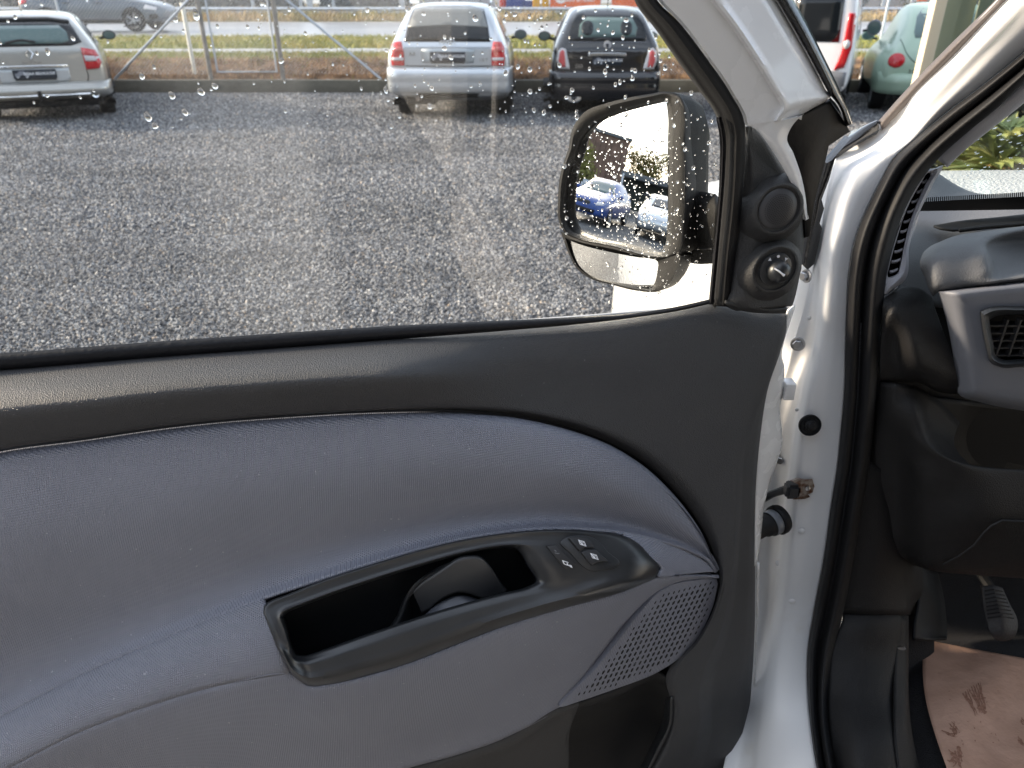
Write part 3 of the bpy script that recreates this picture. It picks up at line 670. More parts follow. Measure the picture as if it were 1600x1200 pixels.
# left edge of the painted opening, its ridge and its inner edge (px, py, forward distance)
JL = [(1640, -75, .80), (1570, -12, .862), (1490, 72, .91), (1425, 140, .955), (1374, 203, .995), (1334, 226, 1.0), (1308, 245, .99), (1298, 275, .98), (1287, 330, .965), (1279, 380, .955), (1270, 420, .95), (1258, 470, .945), (1240, 540, .94),
      (1222, 600, .94), (1205, 660, .94), (1196, 720, .94), (1185, 800, .935), (1178, 880, .925), (1172, 960, .91), (1166, 1040, .88), (1150, 1120, .84), (1130, 1200, .79), (1120, 1260, .75)]
JM1 = [(1652, -60, .79), (1585, 2, .845), (1506, 86, .89), (1443, 152, .93), (1392, 213, .965), (1352, 238, .97), (1322, 258, .965), (1308, 285, .955), (1296, 335, .94), (1287, 380, .935), (1281, 420, .93), (1276, 470, .925), (1266, 540, .925),
       (1252, 590, .92), (1238, 660, .92), (1230, 720, .92), (1220, 800, .92), (1212, 880, .905), (1203, 960, .895), (1192, 1040, .86), (1180, 1120, .82), (1170, 1200, .77), (1165, 1260, .735)]
JM2 = [(1662, -40, .785), (1600, 22, .835), (1520, 104, .88), (1458, 170, .915), (1408, 224, .94), (1372, 246, .935), (1342, 270, .925), (1326, 300, .915), (1312, 345, .905), (1302, 385, .895), (1296, 425, .89), (1292, 470, .885), (1284, 540, .885),
       (1272, 590, .882), (1258, 660, .88), (1250, 720, .88), (1243, 800, .88), (1236, 880, .872), (1226, 960, .862), (1216, 1040, .83), (1210, 1120, .785), (1205, 1200, .73), (1203, 1260, .69)]
JR = [(1690, -5, .80), (1618, 66, .85), (1535, 133, .885), (1473, 180, .915), (1426, 220, .93), (1398, 246, .93), (1374, 287, .92), (1360, 315, .915), (1342, 355, .905), (1333, 385, .90), (1326, 430, .892), (1323, 480, .887), (1321, 540, .884),
      (1320, 600, .88), (1314, 675, .878), (1309, 725, .876), (1299, 790, .874), (1287, 875, .868), (1271, 960, .858), (1262, 1020, .835), (1263, 1100, .785), (1272, 1180, .715), (1288, 1260, .665)]
def mid(a, b, t, dy=0): return [(lerp(p[0], q[0], t), lerp(p[1], q[1], t), lerp(p[2], q[2], t)+dy) for p, q in zip(a, b)]
jr = [P3(JL), P3(mid(JL, JM1, .55, .006)), P3(JM1), P3(mid(JM1, JM2, .4, -.005)), P3(JM2), P3(mid(JM2, JR, .35, -.003)), P3(mid(JM2, JR, .75, -.002)), P3(JR)]
jamb = surf('door_jamb', jr, M['jamb'], van, 150, 44, .006, ang=70)
jamb['label'] = 'white painted door opening and windscreen pillar'
# inner hinge pocket behind the flange (the recess seen between door and pillar)
surf('hinge_recess', [P3([(1300, 240, 1.03), (1270, 330, 1.02), (1250, 430, 1.0), (1215, 560, .99), (1190, 680, .985), (1170, 800, .98), (1160, 1000, .95)]), P3([(1320, 250, 1.0), (1292, 330, .985), (1276, 430, .965), (1258, 540, .955), (1228, 660, .952), (1212, 800, .945), (1190, 1000, .905)])],
     M['jamb'], jamb, 40, 6, .004)
# black notched strip and wet cowl end
def gap_strip(name, pts, y, m_, bev=.002, th=.02): return plate(name, pts, lambda a, b, h: PY(a, b, h), y, th, m_, jamb, bev, smooth=False)
gap_strip('hinge_cover', [(1300, 250), (1330, 216), (1306, 245), (1296, 280), (1284, 312), (1288, 326), (1281, 349), (1285, 357), (1273, 412), (1262, 422), (1255, 415), (1262, 372), (1276, 313), (1292, 255)], .945, M['gloss'])
cow = surf('cowl_end', [P3([(1330, 205, 1.02), (1350, 195, 1.02), (1368, 190, 1.02)]), P3([(1318, 222, .99), (1342, 208, .985), (1372, 194, .985)]), P3([(1306, 238, .985), (1335, 222, .98), (1373, 203, .985)]), P3([(1300, 252, .99), (1330, 232, .985), (1370, 210, .99)])], M['gloss'], jamb, 24, 16, .01)
# rubber along the windscreen edge of the pillar
surf('windscreen_rubber', [P3([(1625, -85, .815), (1557, -2, .875), (1480, 74, .92), (1418, 138, .965), (1370, 192, 1.0)]), P3([(1632, -78, .80), (1566, 0, .862), (1489, 78, .905), (1426, 142, .95), (1376, 196, .985)]), P3([(1640, -70, .80), (1576, 0, .865), (1496, 82, .908), (1432, 148, .953), (1378, 204, .988)])],
     mat('grey_rubber', (.085, .07, .065), .55, bump=[('noise', 200, .001)]), jamb, 50, 10, .006)
# bolts, plug, check strap, cable boot
def bolt(px, py, y, r, axis, name='hinge_bolt'):
    c = PY(px, py, y); A_ = V(axis).normalized()
    lathe(name, c, A_, [(0, .001), (r*1.5, .001), (r*1.5, .003), (r*1.25, .0036), (r, .0036)], M['steel'], jamb, 24)
    bm = bmesh.new(); lathe_bm(bm, [(r, .003), (r, .0085), (r*.86, .0095), (0, .0095)], Matrix.Translation(c) @ frame_of(A_).to_4x4(), 6); finish('bolt_head', bm, M['steel'], jamb, True, 20)
bolt(1247, 537, .918, .0065, (-.45, -.85, .15))
bolt(1262, 431, .925, .006, (-.9, -.35, 0))
bolt(1220, 716, .935, .006, (-.5, -.8, 0))
lathe('rubber_plug', PY(1265, 664, .868), (-.12, -.95, .25), [(.0150, .000), (.0152, .002), (.0140, .0035), (.0120, .001), (.0085, .001), (.008, .006), (.0055, .007), (.005, .010), (.003, .011), (0, .011)], M['rubber'], jamb, 32)
for px, py in ((1264, 497), (1276, 628), (1268, 700), (1262, 710), (1236, 858), (1230, 1015), (1245, 640)):
    bm = bmesh.new(); bmesh.ops.create_uvsphere(bm, u_segments=10, v_segments=6, radius=.003, matrix=Matrix.Translation(PY(px, py, .886)) @ Matrix.Diagonal((1, .35, 1, 1))); finish('weld_mark', bm, M['jamb'], jamb)
st = tube('check_strap', P3([(1190, 781, .90), (1206, 772, .893), (1224, 766, .886), (1240, 764, .88)]), [.0055, .0055, .006, .007], M['bezel'], jamb, 8)
bm = bmesh.new()
box(bm, PY(1237, 765, .874), (.020, .02, .024)); bmesh.ops.bevel(bm, geom=list(bm.edges), offset=.004, segments=2, affect='EDGES')
finish('strap_block', bm, M['bezel'], jamb, True)
plate('strap_bracket', [(1236, 752), (1246, 748), (1258, 750), (1270, 750), (1273, 760), (1270, 770), (1262, 773), (1266, 777), (1258, 780), (1240, 781), (1234, 776), (1246, 770), (1248, 758)], lambda a, b, h: PY(a, b, h), .868, .003, M['rust'], jamb, .001, smooth=False)
lathe('bracket_rivet', PY(1262, 763, .867), (0, -1, .2), [(.0035, 0), (.0035, .0015), (.0015, .0022), (0, .0022)], M['steel'], jamb, 16)
tube('sealer_bead', P3([(p[0]+6, p[1], p[2]-.004) for p in JM1[14:22]]), .0022, M['jamb'], jamb, 6)
for px, py, y in ((1226, 600, .916), (1216, 880, .898), (1238, 940, .86), (1252, 830, .872)): lathe('hole_plug', PY(px, py, y), (-.3, -.95, .1), [(0, .0012), (.004, .001), (.0052, .0)], M['jamb'], jamb, 16)
ax = V((-.80, -.42, -.10)).normalized()
lathe('cable_boot', PY(1218, 811, .880), ax, [(0, -.004), (.021, -.004), (.0225, 0), (.0225, .006), (.021, .008), (.0185, .0085), (.0185, .020), (.0165, .022), (.0160, .03), (.0135, .034), (.014, .05), (0, .05)], M['rubber'], jamb, 36)
lathe('boot_band', PY(1218, 811, .880)+ax*.0085, ax, [(.0186, 0), (.0193, .001), (.0193, .011), (.0186, .012)], mat('grey_band', (.13, .14, .155), .4), jamb, 36)
# black door seal around the opening
SR = [(1700, 40, .79), (1640, 92, .84), (1563, 164, .865), (1505, 212, .89), (1466, 248, .905), (1440, 281, .905), (1420, 315, .90), (1408, 343, .897), (1396, 385, .89), (1388, 420, .885), (1382, 460, .88), (1378, 500, .876), (1374, 550, .873),
      (1370, 600, .87), (1364, 675, .866), (1358, 730, .864), (1348, 790, .86), (1333, 875, .855), (1318, 955, .845), (1302, 1020, .82), (1294, 1100, .77), (1302, 1180, .70), (1318, 1260, .65)]
seal = surf('door_seal', [P3(mid(JR, SR, 0, .010)), P3(mid(JR, SR, .06, -.010)), P3(mid(JR, SR, .2, -.020)), P3(mid(JR, SR, .36, -.016)), P3(mid(JR, SR, .43, -.004)), P3(mid(JR, SR, .5, -.012)), P3(mid(JR, SR, .72, -.020)), P3(mid(JR, SR, .93, -.012)), P3(mid(JR, SR, 1, .012))],
            M['rubber'], van, 150, 44, .006, ang=80)
bm = bmesh.new(); sp_ = cr(P3(mid(JR, SR, .425, -.0065)), 330)
for i in range(120, 300):
    a, b = sp_[i], sp_[i+1] if i+1 < len(sp_) else sp_[i]
    c = (a+b)/2; t = (b-a).normalized()
    bmesh.ops.create_uvsphere(bm, u_segments=6, v_segments=4, radius=.0016, matrix=Matrix.Translation(c))
tag(finish('seal_stitch', bm, mat('stitch', (.035, .035, .037), .5), seal), kind='stuff')
# ------------------------------------------------------------------ pillar trim with side demister
surf('pillar_trim', [P3([(1718, 20, .80), (1655, 80, .845), (1590, 142, .86), (1530, 190, .875), (1488, 224, .90), (1462, 248, .92)]), P3([(1724, 30, .81), (1662, 88, .85), (1600, 150, .865), (1540, 198, .88), (1497, 234, .905), (1474, 256, .925)]), P3([(1730, 40, .85), (1668, 96, .89), (1606, 156, .9), (1546, 204, .92), (1502, 240, .95), (1480, 262, .965)])],
     M['greytrim'], van, 40, 8, .004)
VO = [(1449, 264), (1461, 263), (1474, 258), (1470, 268), (1462, 280), (1452, 300), (1432, 344), (1421, 385), (1412, 440), (1398, 450), (1382, 461), (1381, 452), (1385, 425), (1396, 380), (1410, 338), (1428, 296)]
VI = [(1446, 274), (1449, 271), (1452, 271), (1453, 275), (1447, 285), (1438, 304), (1422, 345), (1413, 380), (1406, 415), (1404, 425), (1398, 430), (1390, 433), (1387, 431), (1390, 415), (1400, 378), (1420, 320)]
def VY(x, y, h=0): return PY(x, y, interp([260, 470], [.93, .875], y)+h)
A, B = matched(list(zip(VO+[VO[0]], VI+[VI[0]])), 97); A, B = A[:-1], B[:-1]; rows = []
for v, h in ((0, .012), (.05, .0), (.4, -.003), (.9, 0), (1, .006)): rows.append([VY(lerp(a.x, b.x, v), lerp(a.y, b.y, v), h) for a, b in zip(A, B)])
rows.append([VY(b.x, b.y, .03) for b in B])
bm = bmesh.new(); gridmesh(bm, rows, True); vent_f = finish('side_vent', bm, M['greytrim'], van, True, 50)
bm = bmesh.new(); bm.faces.new([bm.verts.new(VY(b.x, b.y, .03)) for b in B]); finish('vent_duct', bm, M['blackin'], vent_f, False)
for k in range(10):
    y = 283+k*15.5
    xl = interp([270, 290, 320, 345, 378, 415, 432], [1446, 1436, 1420, 1411, 1400, 1390, 1388], y)+1; xr = interp([270, 285, 304, 345, 380, 415, 430], [1453, 1447, 1438, 1422, 1413, 1406, 1399], y-3)-1
    bm = bmesh.new(); vs = []
    g_ = [[VY(lerp(xl, xr, t), y-4*t+dy+1.2*math.sin(math.pi*t), hh) for t in (0, .3, .6, 1)] for dy, hh in ((0, .004), (2.6, .003), (4.2, .010), (1.5, .022))]
    gridmesh(bm, g_); o = finish('vent_slat', bm, M['greytrim'], vent_f); md = o.modifiers.new('t', 'SOLIDIFY'); md.thickness = .0012; md.offset = 0
# ------------------------------------------------------------------ dashboard
dash = surf('dashboard', [P3([(1452, 262, 1.16), (1520, 300, 1.16), (1640, 296, 1.16), (1760, 290, 1.16)]), P3([(1436, 312, 1.10), (1500, 314, 1.12), (1600, 308, 1.12), (1760, 300, 1.12)]), P3([(1430, 345, 1.05), (1500, 340, 1.07), (1600, 328, 1.07), (1760, 320, 1.07)]),
                          P3([(1420, 385, .97), (1450, 385, .99), (1600, 375, 1.0), (1760, 360, 1.0)]), P3([(1412, 430, .92), (1450, 440, .935), (1600, 430, .95), (1760, 420, .95)]), P3([(1402, 452, .895), (1440, 470, .90), (1600, 470, .91), (1760, 460, .91)])],
            M['dash'], van, 60, 40, .006)
dash['label'] = 'dark grey dashboard behind the door opening'
def dplate(name, pts, y, th, m_, bev=.003, smooth=True, n=60, par=None): return plate(name, pts, lambda a, b, h: PY(a, b, h), y, th, m_, par or dash, bev, n, smooth)
# defroster slot on the dash top
surf('defroster_slot', [P3([(1459, 352, 1.02), (1500, 345, 1.03), (1560, 339, 1.04), (1640, 330, 1.05), (1760, 318, 1.06)]), P3([(1470, 356, 1.005), (1505, 351, 1.015), (1560, 346, 1.02), (1640, 338, 1.03), (1760, 328, 1.03)]), P3([(1490, 359, .995), (1515, 357, 1.0), (1560, 353, 1.0), (1640, 346, 1.01), (1760, 338, 1.01)])], M['blackin'], dash, 40, 8, .003)
surf('slot_bar', [P3([(1498, 357, .992), (1540, 350, .995), (1600, 345, 1.0), (1700, 337, 1.0)]), P3([(1500, 359, .985), (1540, 354, .985), (1600, 349, .99), (1700, 341, .99)])], M['dashdark'], dash, 30, 4, .004)
# instrument hood with its scooped hollow
hood = surf('instrument_hood', [P3([(1470, 377, .965), (1490, 369, .965), (1530, 362, .965), (1600, 353, .97), (1760, 335, .98)]), P3([(1452, 386, .94), (1480, 376, .925), (1530, 369, .92), (1600, 360, .92), (1760, 345, .93)]), P3([(1440, 400, .915), (1466, 392, .89), (1512, 386, .885), (1528, 383, .888), (1552, 380, .915), (1600, 375, .935), (1760, 360, .935)]),
                                P3([(1438, 418, .895), (1458, 415, .865), (1512, 410, .862), (1532, 408, .858), (1556, 405, .890), (1600, 400, .912), (1760, 390, .912)]), P3([(1445, 434, .888), (1459, 432, .858), (1514, 428, .853), (1540, 425, .848), (1560, 424, .868), (1600, 420, .880), (1760, 408, .88)]), P3([(1449, 446, .885), (1461, 446, .855), (1514, 442, .850), (1548, 440, .842), (1568, 438, .843), (1600, 434, .843), (1760, 420, .843)]), P3([(1458, 463, .89), (1466, 456, .862), (1512, 450, .858), (1600, 440, .852), (1760, 428, .85)])],
            M['dash'], dash, 60, 40, .005)
# side pad at the end of the dash, with its moulded ridge
SPd = [[(1381, 466, .872), (1396, 456, .885), (1412, 447, .9), (1440, 452, .9), (1456, 464, .9)], [(1380, 474, .864), (1394, 474, .862), (1410, 470, .868), (1438, 474, .872), (1462, 484, .875)], [(1378, 500, .862), (1394, 486, .852), (1414, 492, .852), (1446, 505, .856), (1472, 512, .862)],
       [(1376, 545, .862), (1396, 530, .858), (1424, 538, .838), (1456, 545, .842), (1486, 550, .850)], [(1375, 578, .862), (1398, 574, .860), (1430, 574, .838), (1462, 580, .838), (1496, 590, .846)], [(1375, 590, .866), (1400, 592, .866), (1432, 588, .85), (1464, 602, .848), (1498, 606, .852)], [(1376, 594, .90), (1402, 597, .90), (1434, 598, .89), (1466, 612, .88), (1497, 616, .88)]]
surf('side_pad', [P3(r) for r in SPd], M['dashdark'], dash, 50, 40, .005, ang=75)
# slate insert with the air vent
VA = [(1531, 486), (1540, 482), (1600, 478), (1700, 474), (1740, 480), (1740, 565), (1700, 573), (1600, 573), (1558, 572), (1548, 566), (1541, 545), (1534, 510)]
VB = [(1546, 500), (1552, 496), (1600, 492), (1690, 489), (1720, 492), (1720, 555), (1690, 561), (1600, 561), (1562, 560), (1556, 556), (1553, 540), (1548, 515)]
IO = [(1466, 455), (1490, 452), (1600, 439), (1700, 428), (1790, 420), (1790, 660), (1700, 650), (1600, 642), (1530, 628), (1500, 618), (1492, 572), (1480, 505)]
A, B = matched(list(zip(IO+[IO[0]], VA+[VA[0]])), 141); A, B = A[:-1], B[:-1]; rows = []
for v in (0, .04, .10, .18, .3, .5, .75, 1):
    rw = []
    for a, b in zip(A, B):
        x, y = lerp(a.x, b.x, v), lerp(a.y, b.y, v)
        edge = interp([0, .06, .14, .3], [.862, .846, .835, .832], v); yy = max(edge, .832+.020*(1-sstep(0, 34, x-interp([440, 620], [1462, 1496], y)))) if v < .9 else .832
        rw.append(PY(x, y, yy))
    rows.append(rw)
bm = bmesh.new(); gridmesh(bm, rows, True); finish('dash_insert', bm, M['dashinsert'], dash, True, 60)
boxo('dash_core', (1.30, 1.04, .96), (1.62, .15, .34), M['blackin'], dash)
boxo('dash_end', (.62, 1.02, .93), (.30, .12, .36), M['blackin'], dash)
A, B = matched(list(zip(VA+[VA[0]], VB+[VB[0]])), 81); A, B = A[:-1], B[:-1]; rows = []
for v, yy in ((0, .833), (.1, .826), (.45, .822), (.85, .826), (1, .832), (1, .870)): rows.append([PY(lerp(a.x, b.x, v), lerp(a.y, b.y, v), yy) for a, b in zip(A, B)])
bm = bmesh.new(); q = gridmesh(bm, rows, True); vent = finish('air_vent', bm, M['bezel'], dash, True, 50)
bm = bmesh.new(); bm.faces.new([bm.verts.new(PY(b.x, b.y, .868)) for b in B]); finish('vent_cavity', bm, M['blackin'], dash, False)
for k in range(5):
    y = 507+k*11.5; boxo('vent_slat', (PY(1549, y, .842)+PY(1720, y-2, .842))/2, (.150, .014, .0015), M['switch'], dash)
for x in (1563, 1583, 1605): boxo('vent_fin', PY(x, 527, .838), (.0024, .008, .050), M['switch'], dash)
# lower panel by the knees
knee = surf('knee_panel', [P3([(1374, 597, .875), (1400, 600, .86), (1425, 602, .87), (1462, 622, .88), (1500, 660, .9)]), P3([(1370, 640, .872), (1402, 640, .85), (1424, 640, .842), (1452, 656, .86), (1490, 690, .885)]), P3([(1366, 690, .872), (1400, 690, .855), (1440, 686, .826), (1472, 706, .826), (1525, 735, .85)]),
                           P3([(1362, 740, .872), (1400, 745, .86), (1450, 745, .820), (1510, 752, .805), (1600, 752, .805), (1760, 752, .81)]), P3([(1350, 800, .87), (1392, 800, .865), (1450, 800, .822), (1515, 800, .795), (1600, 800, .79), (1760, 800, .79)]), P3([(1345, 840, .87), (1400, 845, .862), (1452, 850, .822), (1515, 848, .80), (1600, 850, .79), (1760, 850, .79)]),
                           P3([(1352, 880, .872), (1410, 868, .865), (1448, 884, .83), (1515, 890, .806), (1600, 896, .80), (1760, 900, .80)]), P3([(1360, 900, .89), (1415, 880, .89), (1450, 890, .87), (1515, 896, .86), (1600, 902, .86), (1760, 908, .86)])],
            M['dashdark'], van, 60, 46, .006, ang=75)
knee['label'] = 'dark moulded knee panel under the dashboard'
surf('storage_hollow', [P3([(1458, 622, .90), (1500, 626, .95), (1600, 640, .96), (1760, 655, .96)]), P3([(1445, 680, .925), (1510, 690, .96), (1600, 700, .97), (1760, 705, .97)]), P3([(1440, 760, .93), (1520, 770, .95), (1600, 780, .95), (1760, 780, .95)])], M['dashdark'], knee, 40, 20, .004)
tube('lid_gap', P3([(1474, 882, .811), (1500, 868, .797), (1522, 852, .791), (1536, 834, .788), (1548, 822, .786), (1566, 813, .786), (1600, 815, .785), (1680, 818, .785)]), .0016, M['blackin'], knee, 6)
# kick panel and sill trim
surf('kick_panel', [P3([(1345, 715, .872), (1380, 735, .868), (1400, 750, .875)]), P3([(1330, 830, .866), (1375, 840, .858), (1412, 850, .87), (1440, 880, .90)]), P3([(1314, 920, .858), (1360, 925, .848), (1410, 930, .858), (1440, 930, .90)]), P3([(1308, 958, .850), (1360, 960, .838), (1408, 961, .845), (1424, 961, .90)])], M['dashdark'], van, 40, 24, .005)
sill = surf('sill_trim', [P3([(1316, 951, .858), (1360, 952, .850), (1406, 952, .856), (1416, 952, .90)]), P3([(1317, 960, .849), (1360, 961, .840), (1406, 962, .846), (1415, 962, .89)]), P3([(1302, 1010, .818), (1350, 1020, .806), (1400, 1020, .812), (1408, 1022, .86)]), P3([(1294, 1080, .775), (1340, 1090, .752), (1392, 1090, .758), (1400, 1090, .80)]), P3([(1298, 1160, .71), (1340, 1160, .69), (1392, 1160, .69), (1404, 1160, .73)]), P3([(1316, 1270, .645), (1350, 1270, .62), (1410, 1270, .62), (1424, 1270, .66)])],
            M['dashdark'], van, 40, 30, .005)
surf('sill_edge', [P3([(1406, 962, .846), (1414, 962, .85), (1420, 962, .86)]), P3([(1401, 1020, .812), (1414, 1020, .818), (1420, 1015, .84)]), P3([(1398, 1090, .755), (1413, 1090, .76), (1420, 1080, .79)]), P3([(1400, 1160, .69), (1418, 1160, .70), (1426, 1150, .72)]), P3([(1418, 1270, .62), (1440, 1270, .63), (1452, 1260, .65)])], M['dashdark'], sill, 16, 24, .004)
lathe('sill_clip', PY(1409, 1013, .800), (-.2, -1, .3), [(0, .001), (.004, .001), (.0045, 0), (.0045, -.003)], M['steel'], sill, 16, sx=1.3, sy=.6)
# foot well
fl = [[PZ(x, y, z) for x, y, z in r] for r in ([(1370, 1290, .5), (1560, 1290, .5), (1800, 1290, .5)], [(1375, 1150, .505), (1560, 1120, .505), (1800, 1120, .505)], [(1380, 1000, .515), (1560, 1000, .52), (1800, 1010, .52)])]
surf('foot_well', fl+[P3([(1375, 980, .95), (1560, 990, .96), (1800, 1000, .96)]), P3([(1360, 900, 1.06), (1560, 900, 1.08), (1800, 900, 1.08)]), P3([(1340, 780, 1.10), (1560, 780, 1.10), (1800, 780, 1.1)])], M['carpet'], van, 40, 40, .005)
surf('foot_rest', [P3([(1434, 880, .93), (1450, 890, .95), (1466, 895, .98)]), P3([(1436, 930, .90), (1456, 930, .915), (1476, 940, .96)]), P3([(1430, 975, .86), (1456, 985, .872), (1480, 990, .92)]), P3([(1428, 1000, .845), (1450, 1000, .85), (1478, 996, .885)])], mat('foot_rest_plastic', (.006, .006, .007), .6, spec=.25), van, 24, 24, .004)
def pedal():
    pr = [[(1536, 916, .905), (1550, 914, .905), (1566, 918, .905)], [(1536, 940, .892), (1556, 936, .888), (1578, 944, .892)], [(1541, 968, .880), (1564, 964, .874), (1590, 970, .880)], [(1548, 990, .868), (1566, 992, .862), (1588, 990, .868)], [(1556, 1000, .868), (1568, 1002, .866), (1582, 999, .868)]]
    p = surf('clutch_pedal', [P3(r) for r in pr], mat('pedal_rubber', (.022, .022, .025), .6, bump=[('noise', 300, .001)]), van, 24, 24, .012)
    for k in range(8):
        y = 922+k*6; x0 = interp([916, 968], [1538, 1543], y); x1 = interp([916, 944, 968], [1564, 1576, 1585], y); yy = interp([916, 940, 968], [.902, .887, .875], y)
        tube('pedal_rib', P3([(x0, y+2, yy), ((x0+x1)/2, y-1, yy-.004), (x1, y+2, yy)]), .0012, M['rubber'], p, 6)
    tube('pedal_arm', P3([(1520, 880, .99), (1535, 900, .96), (1552, 925, .93)]), .008, M['blackin'], p, 8)
pedal()
surf('sill_carpet', [P3([(1398, 960, .89), (1440, 960, .90), (1460, 1000, .90)]), P3([(1385, 1100, .82), (1420, 1100, .83), (1460, 1100, .84)]), P3([(1385, 1270, .70), (1440, 1270, .70), (1500, 1270, .70)])], M['carpet'], van, 16, 16, .004)
# paper mat with dirty prints
PM = [[(1445, 999), (1500, 1010), (1560, 1021), (1620, 1032), (1760, 1055)], [(1442, 1030), (1500, 1040), (1560, 1050), (1620, 1060), (1760, 1080)], [(1446, 1090), (1500, 1095), (1560, 1100), (1620, 1110), (1760, 1120)], [(1462, 1150), (1520, 1150), (1560, 1155), (1620, 1160), (1760, 1165)], [(1485, 1215), (1520, 1215), (1560, 1215), (1620, 1215), (1760, 1215)], [(1510, 1290), (1550, 1290), (1600, 1290), (1640, 1290), (1760, 1290)]]
rows = []
for i, r in enumerate(PM): rows.append([PZ(x, y, .532+.004*math.sin(x*.045+i)+.003*math.cos(x*.02+y*.03)) for x, y in r])
mp_ = mat('kraft_paper', (.47, .29, .21), .75, var=(22, (.40, .24, .17), .40, .62), bump=[('noise', 40, .004), ('noise', 200, .0006)])
paper = surf('paper_mat', rows, mp_, None, 60, 60, .0006)
tag(paper, 'brown paper floor cover with dirty shoe prints in the foot well', 'paper mat')
pbv = BVHTree.FromObject(paper, bpy.context.evaluated_depsgraph_get())
rr = random.Random(3); bm = bmesh.new()
def smear(x0, y0, x1, y1, wd):
    n = 9; L, Rr = [], []
    for k in range(n):
        t = k/(n-1); x = lerp(x0, x1, t)+rr.uniform(-1, 1); y = lerp(y0, y1, t)+rr.uniform(-1, 1); ww = wd*(.35+math.sin(math.pi*min(1, t*1.1+.05)))*rr.uniform(.5, 1.2)
        dx, dy = y1-y0, -(x1-x0); q = math.hypot(dx, dy)+1e-6
        for s, lst in ((1, L), (-1, Rr)):
            d = ray(x+dx/q*ww*s, y+dy/q*ww*s).normalized(); h = pbv.ray_cast(CAM, d)
            if h[0] is None: return
            lst.append(h[0]+V((0, 0, .0006)))
    a = [bm.verts.new(p) for p in L]; b = [bm.verts.new(p) for p in Rr]
    for k in range(n-1): bm.faces.new((a[k], a[k+1], b[k+1], b[k]))
for k in range(9): smear(1504+k*3.4, 1083-k*2.3, 1522+k*2.4, 1112-k*.3+rr.uniform(-4, 8), rr.uniform(.7, 1.7))
for k in range(10): smear(1524+rr.uniform(0, 16), 1098+rr.uniform(0, 14), 1530+rr.uniform(0, 12), 1112+rr.uniform(-4, 6), rr.uniform(1, 3))
for k in range(7): smear(1482+rr.uniform(0, 12), 1128+rr.uniform(0, 14), 1490+rr.uniform(0, 10), 1142+rr.uniform(0, 8), rr.uniform(.8, 2.2))
for k in range(6): smear(1470+k*3, 1140+k*2+rr.uniform(-1, 1), 1486+k*2, 1146+rr.uniform(0, 6), rr.uniform(.6, 1.2))
for k in range(12): smear(1476+rr.uniform(0, 26), 1165+rr.uniform(0, 25), 1486+rr.uniform(0, 20), 1180+rr.uniform(0, 25), rr.uniform(1, 3.5))
for k in range(5): smear(1588+rr.uniform(0, 6), 1150+rr.uniform(0, 8), 1600, 1162+rr.uniform(0, 8), rr.uniform(.8, 1.6))
for k in range(3): smear(1594, 1122+k*3, 1602, 1128+k*3, .9)
for k in range(26):
    x, y = rr.uniform(1480, 1560), rr.uniform(1070, 1180); smear(x, y, x+rr.uniform(1, 3), y+rr.uniform(0, 3), rr.uniform(.3, .7))
dirt = finish('shoe_print', bm, mat('dried_mud', (.20, .095, .06), .85, var=(300, (.30, .16, .11), .4, .6)), paper, False)
tag(dirt, kind='stuff')
# ------------------------------------------------------------------ bonnet, wing, windscreen, cabin shell
rows = []
for y, xs in ((1.03, .335), (1.25, .318), (1.45, .275), (1.62, .255), (1.85, .275), (2.05, .34), (2.2, .45)):
    dz = interp([1.03, 1.3, 1.6, 1.85, 2.05, 2.2], [.085, .08, .06, .025, -.06, -.22], y)
    rows.append([V((xs+.03, y, .50)), V((xs+.005, y, .68)), V((xs, y, .82+dz*.3)), V((xs+.012, y, .92+dz*.6)), V((xs+.05, y, 1.0+dz)), V((xs+.14, y, 1.05+dz)), V((.75, y, 1.085+dz)), V((1.2, y, 1.10+dz)), V((1.6, y, 1.085+dz)), V((2.0, y, 1.05+dz)), V((2.13, y, .92+dz)), V((2.15, y, .5))])
wing = surf('bonnet', rows, mat('bonnet_paint', (.64, .64, .62), .35, coat=.4, bump=[('vor', 160, .004)]), van, 90, 60, .004)
wing['label'] = 'wet white bonnet and front wing'
ws = bmesh.new(); ws.faces.new([ws.verts.new(p) for p in (V((.475, 1.05, 1.235)), V((2.05, 1.05, 1.235)), V((1.98, .62, 1.75)), V((.555, .62, 1.75)))])
screen = finish('windscreen', ws, M['screen'], van, False)
def scr(px, py, h=0):
    n = V((0, .515, .43)).normalized()
    n = V((0, .515, .43)).normalized(); p0 = V((1, 1.05, 1.235))
    nn = (V((0, -.43, .515))).cross(V((1, 0, 0))).normalized()
    return isect(px, py, p0+nn*h, nn)
# black dotted lower border of the screen
bm = bmesh.new()
for k in range(95):
    x = 1440+k*3.2; y = interp([1440, 1600, 1760], [309, 300, 292], x)
    bm.faces.new([bm.verts.new(scr(a, b, -.002)) for a, b in ((x, y+8), (x+1.8, y+8), (x+1.8, y), (x, y))])
bm.faces.new([bm.verts.new(scr(a, b, -.002)) for a, b in ((1430, 330), (1430, 316), (1600, 307), (1760, 299), (1760, 325))])
finish('screen_border', bm, M['blackin'], van, False)
bm = bmesh.new()
for c, s in (((1.25, -1.35, 1.83), (1.56, 3.9, .03)), ((2.13, -1.35, .75), (.04, 3.9, .72)), ((2.10, -2.3, 1.45), (.04, 2.0, .72)), ((1.3, -.75, 1.15), (1.6, .04, 1.3)), ((1.25, -1.2, .46), (1.62, 4.2, .03)), ((1.3, 1.14, .78), (1.62, .03, .56)), ((.50, -2.05, 1.5), (.04, 2.4, .66)), ((.42, -2.05, .78), (.05, 2.4, .78))): box(bm, c, s)
shell = finish('cabin_shell', bm, M['white'], van, False); shell['label'] = 'white roof and sides of the van'
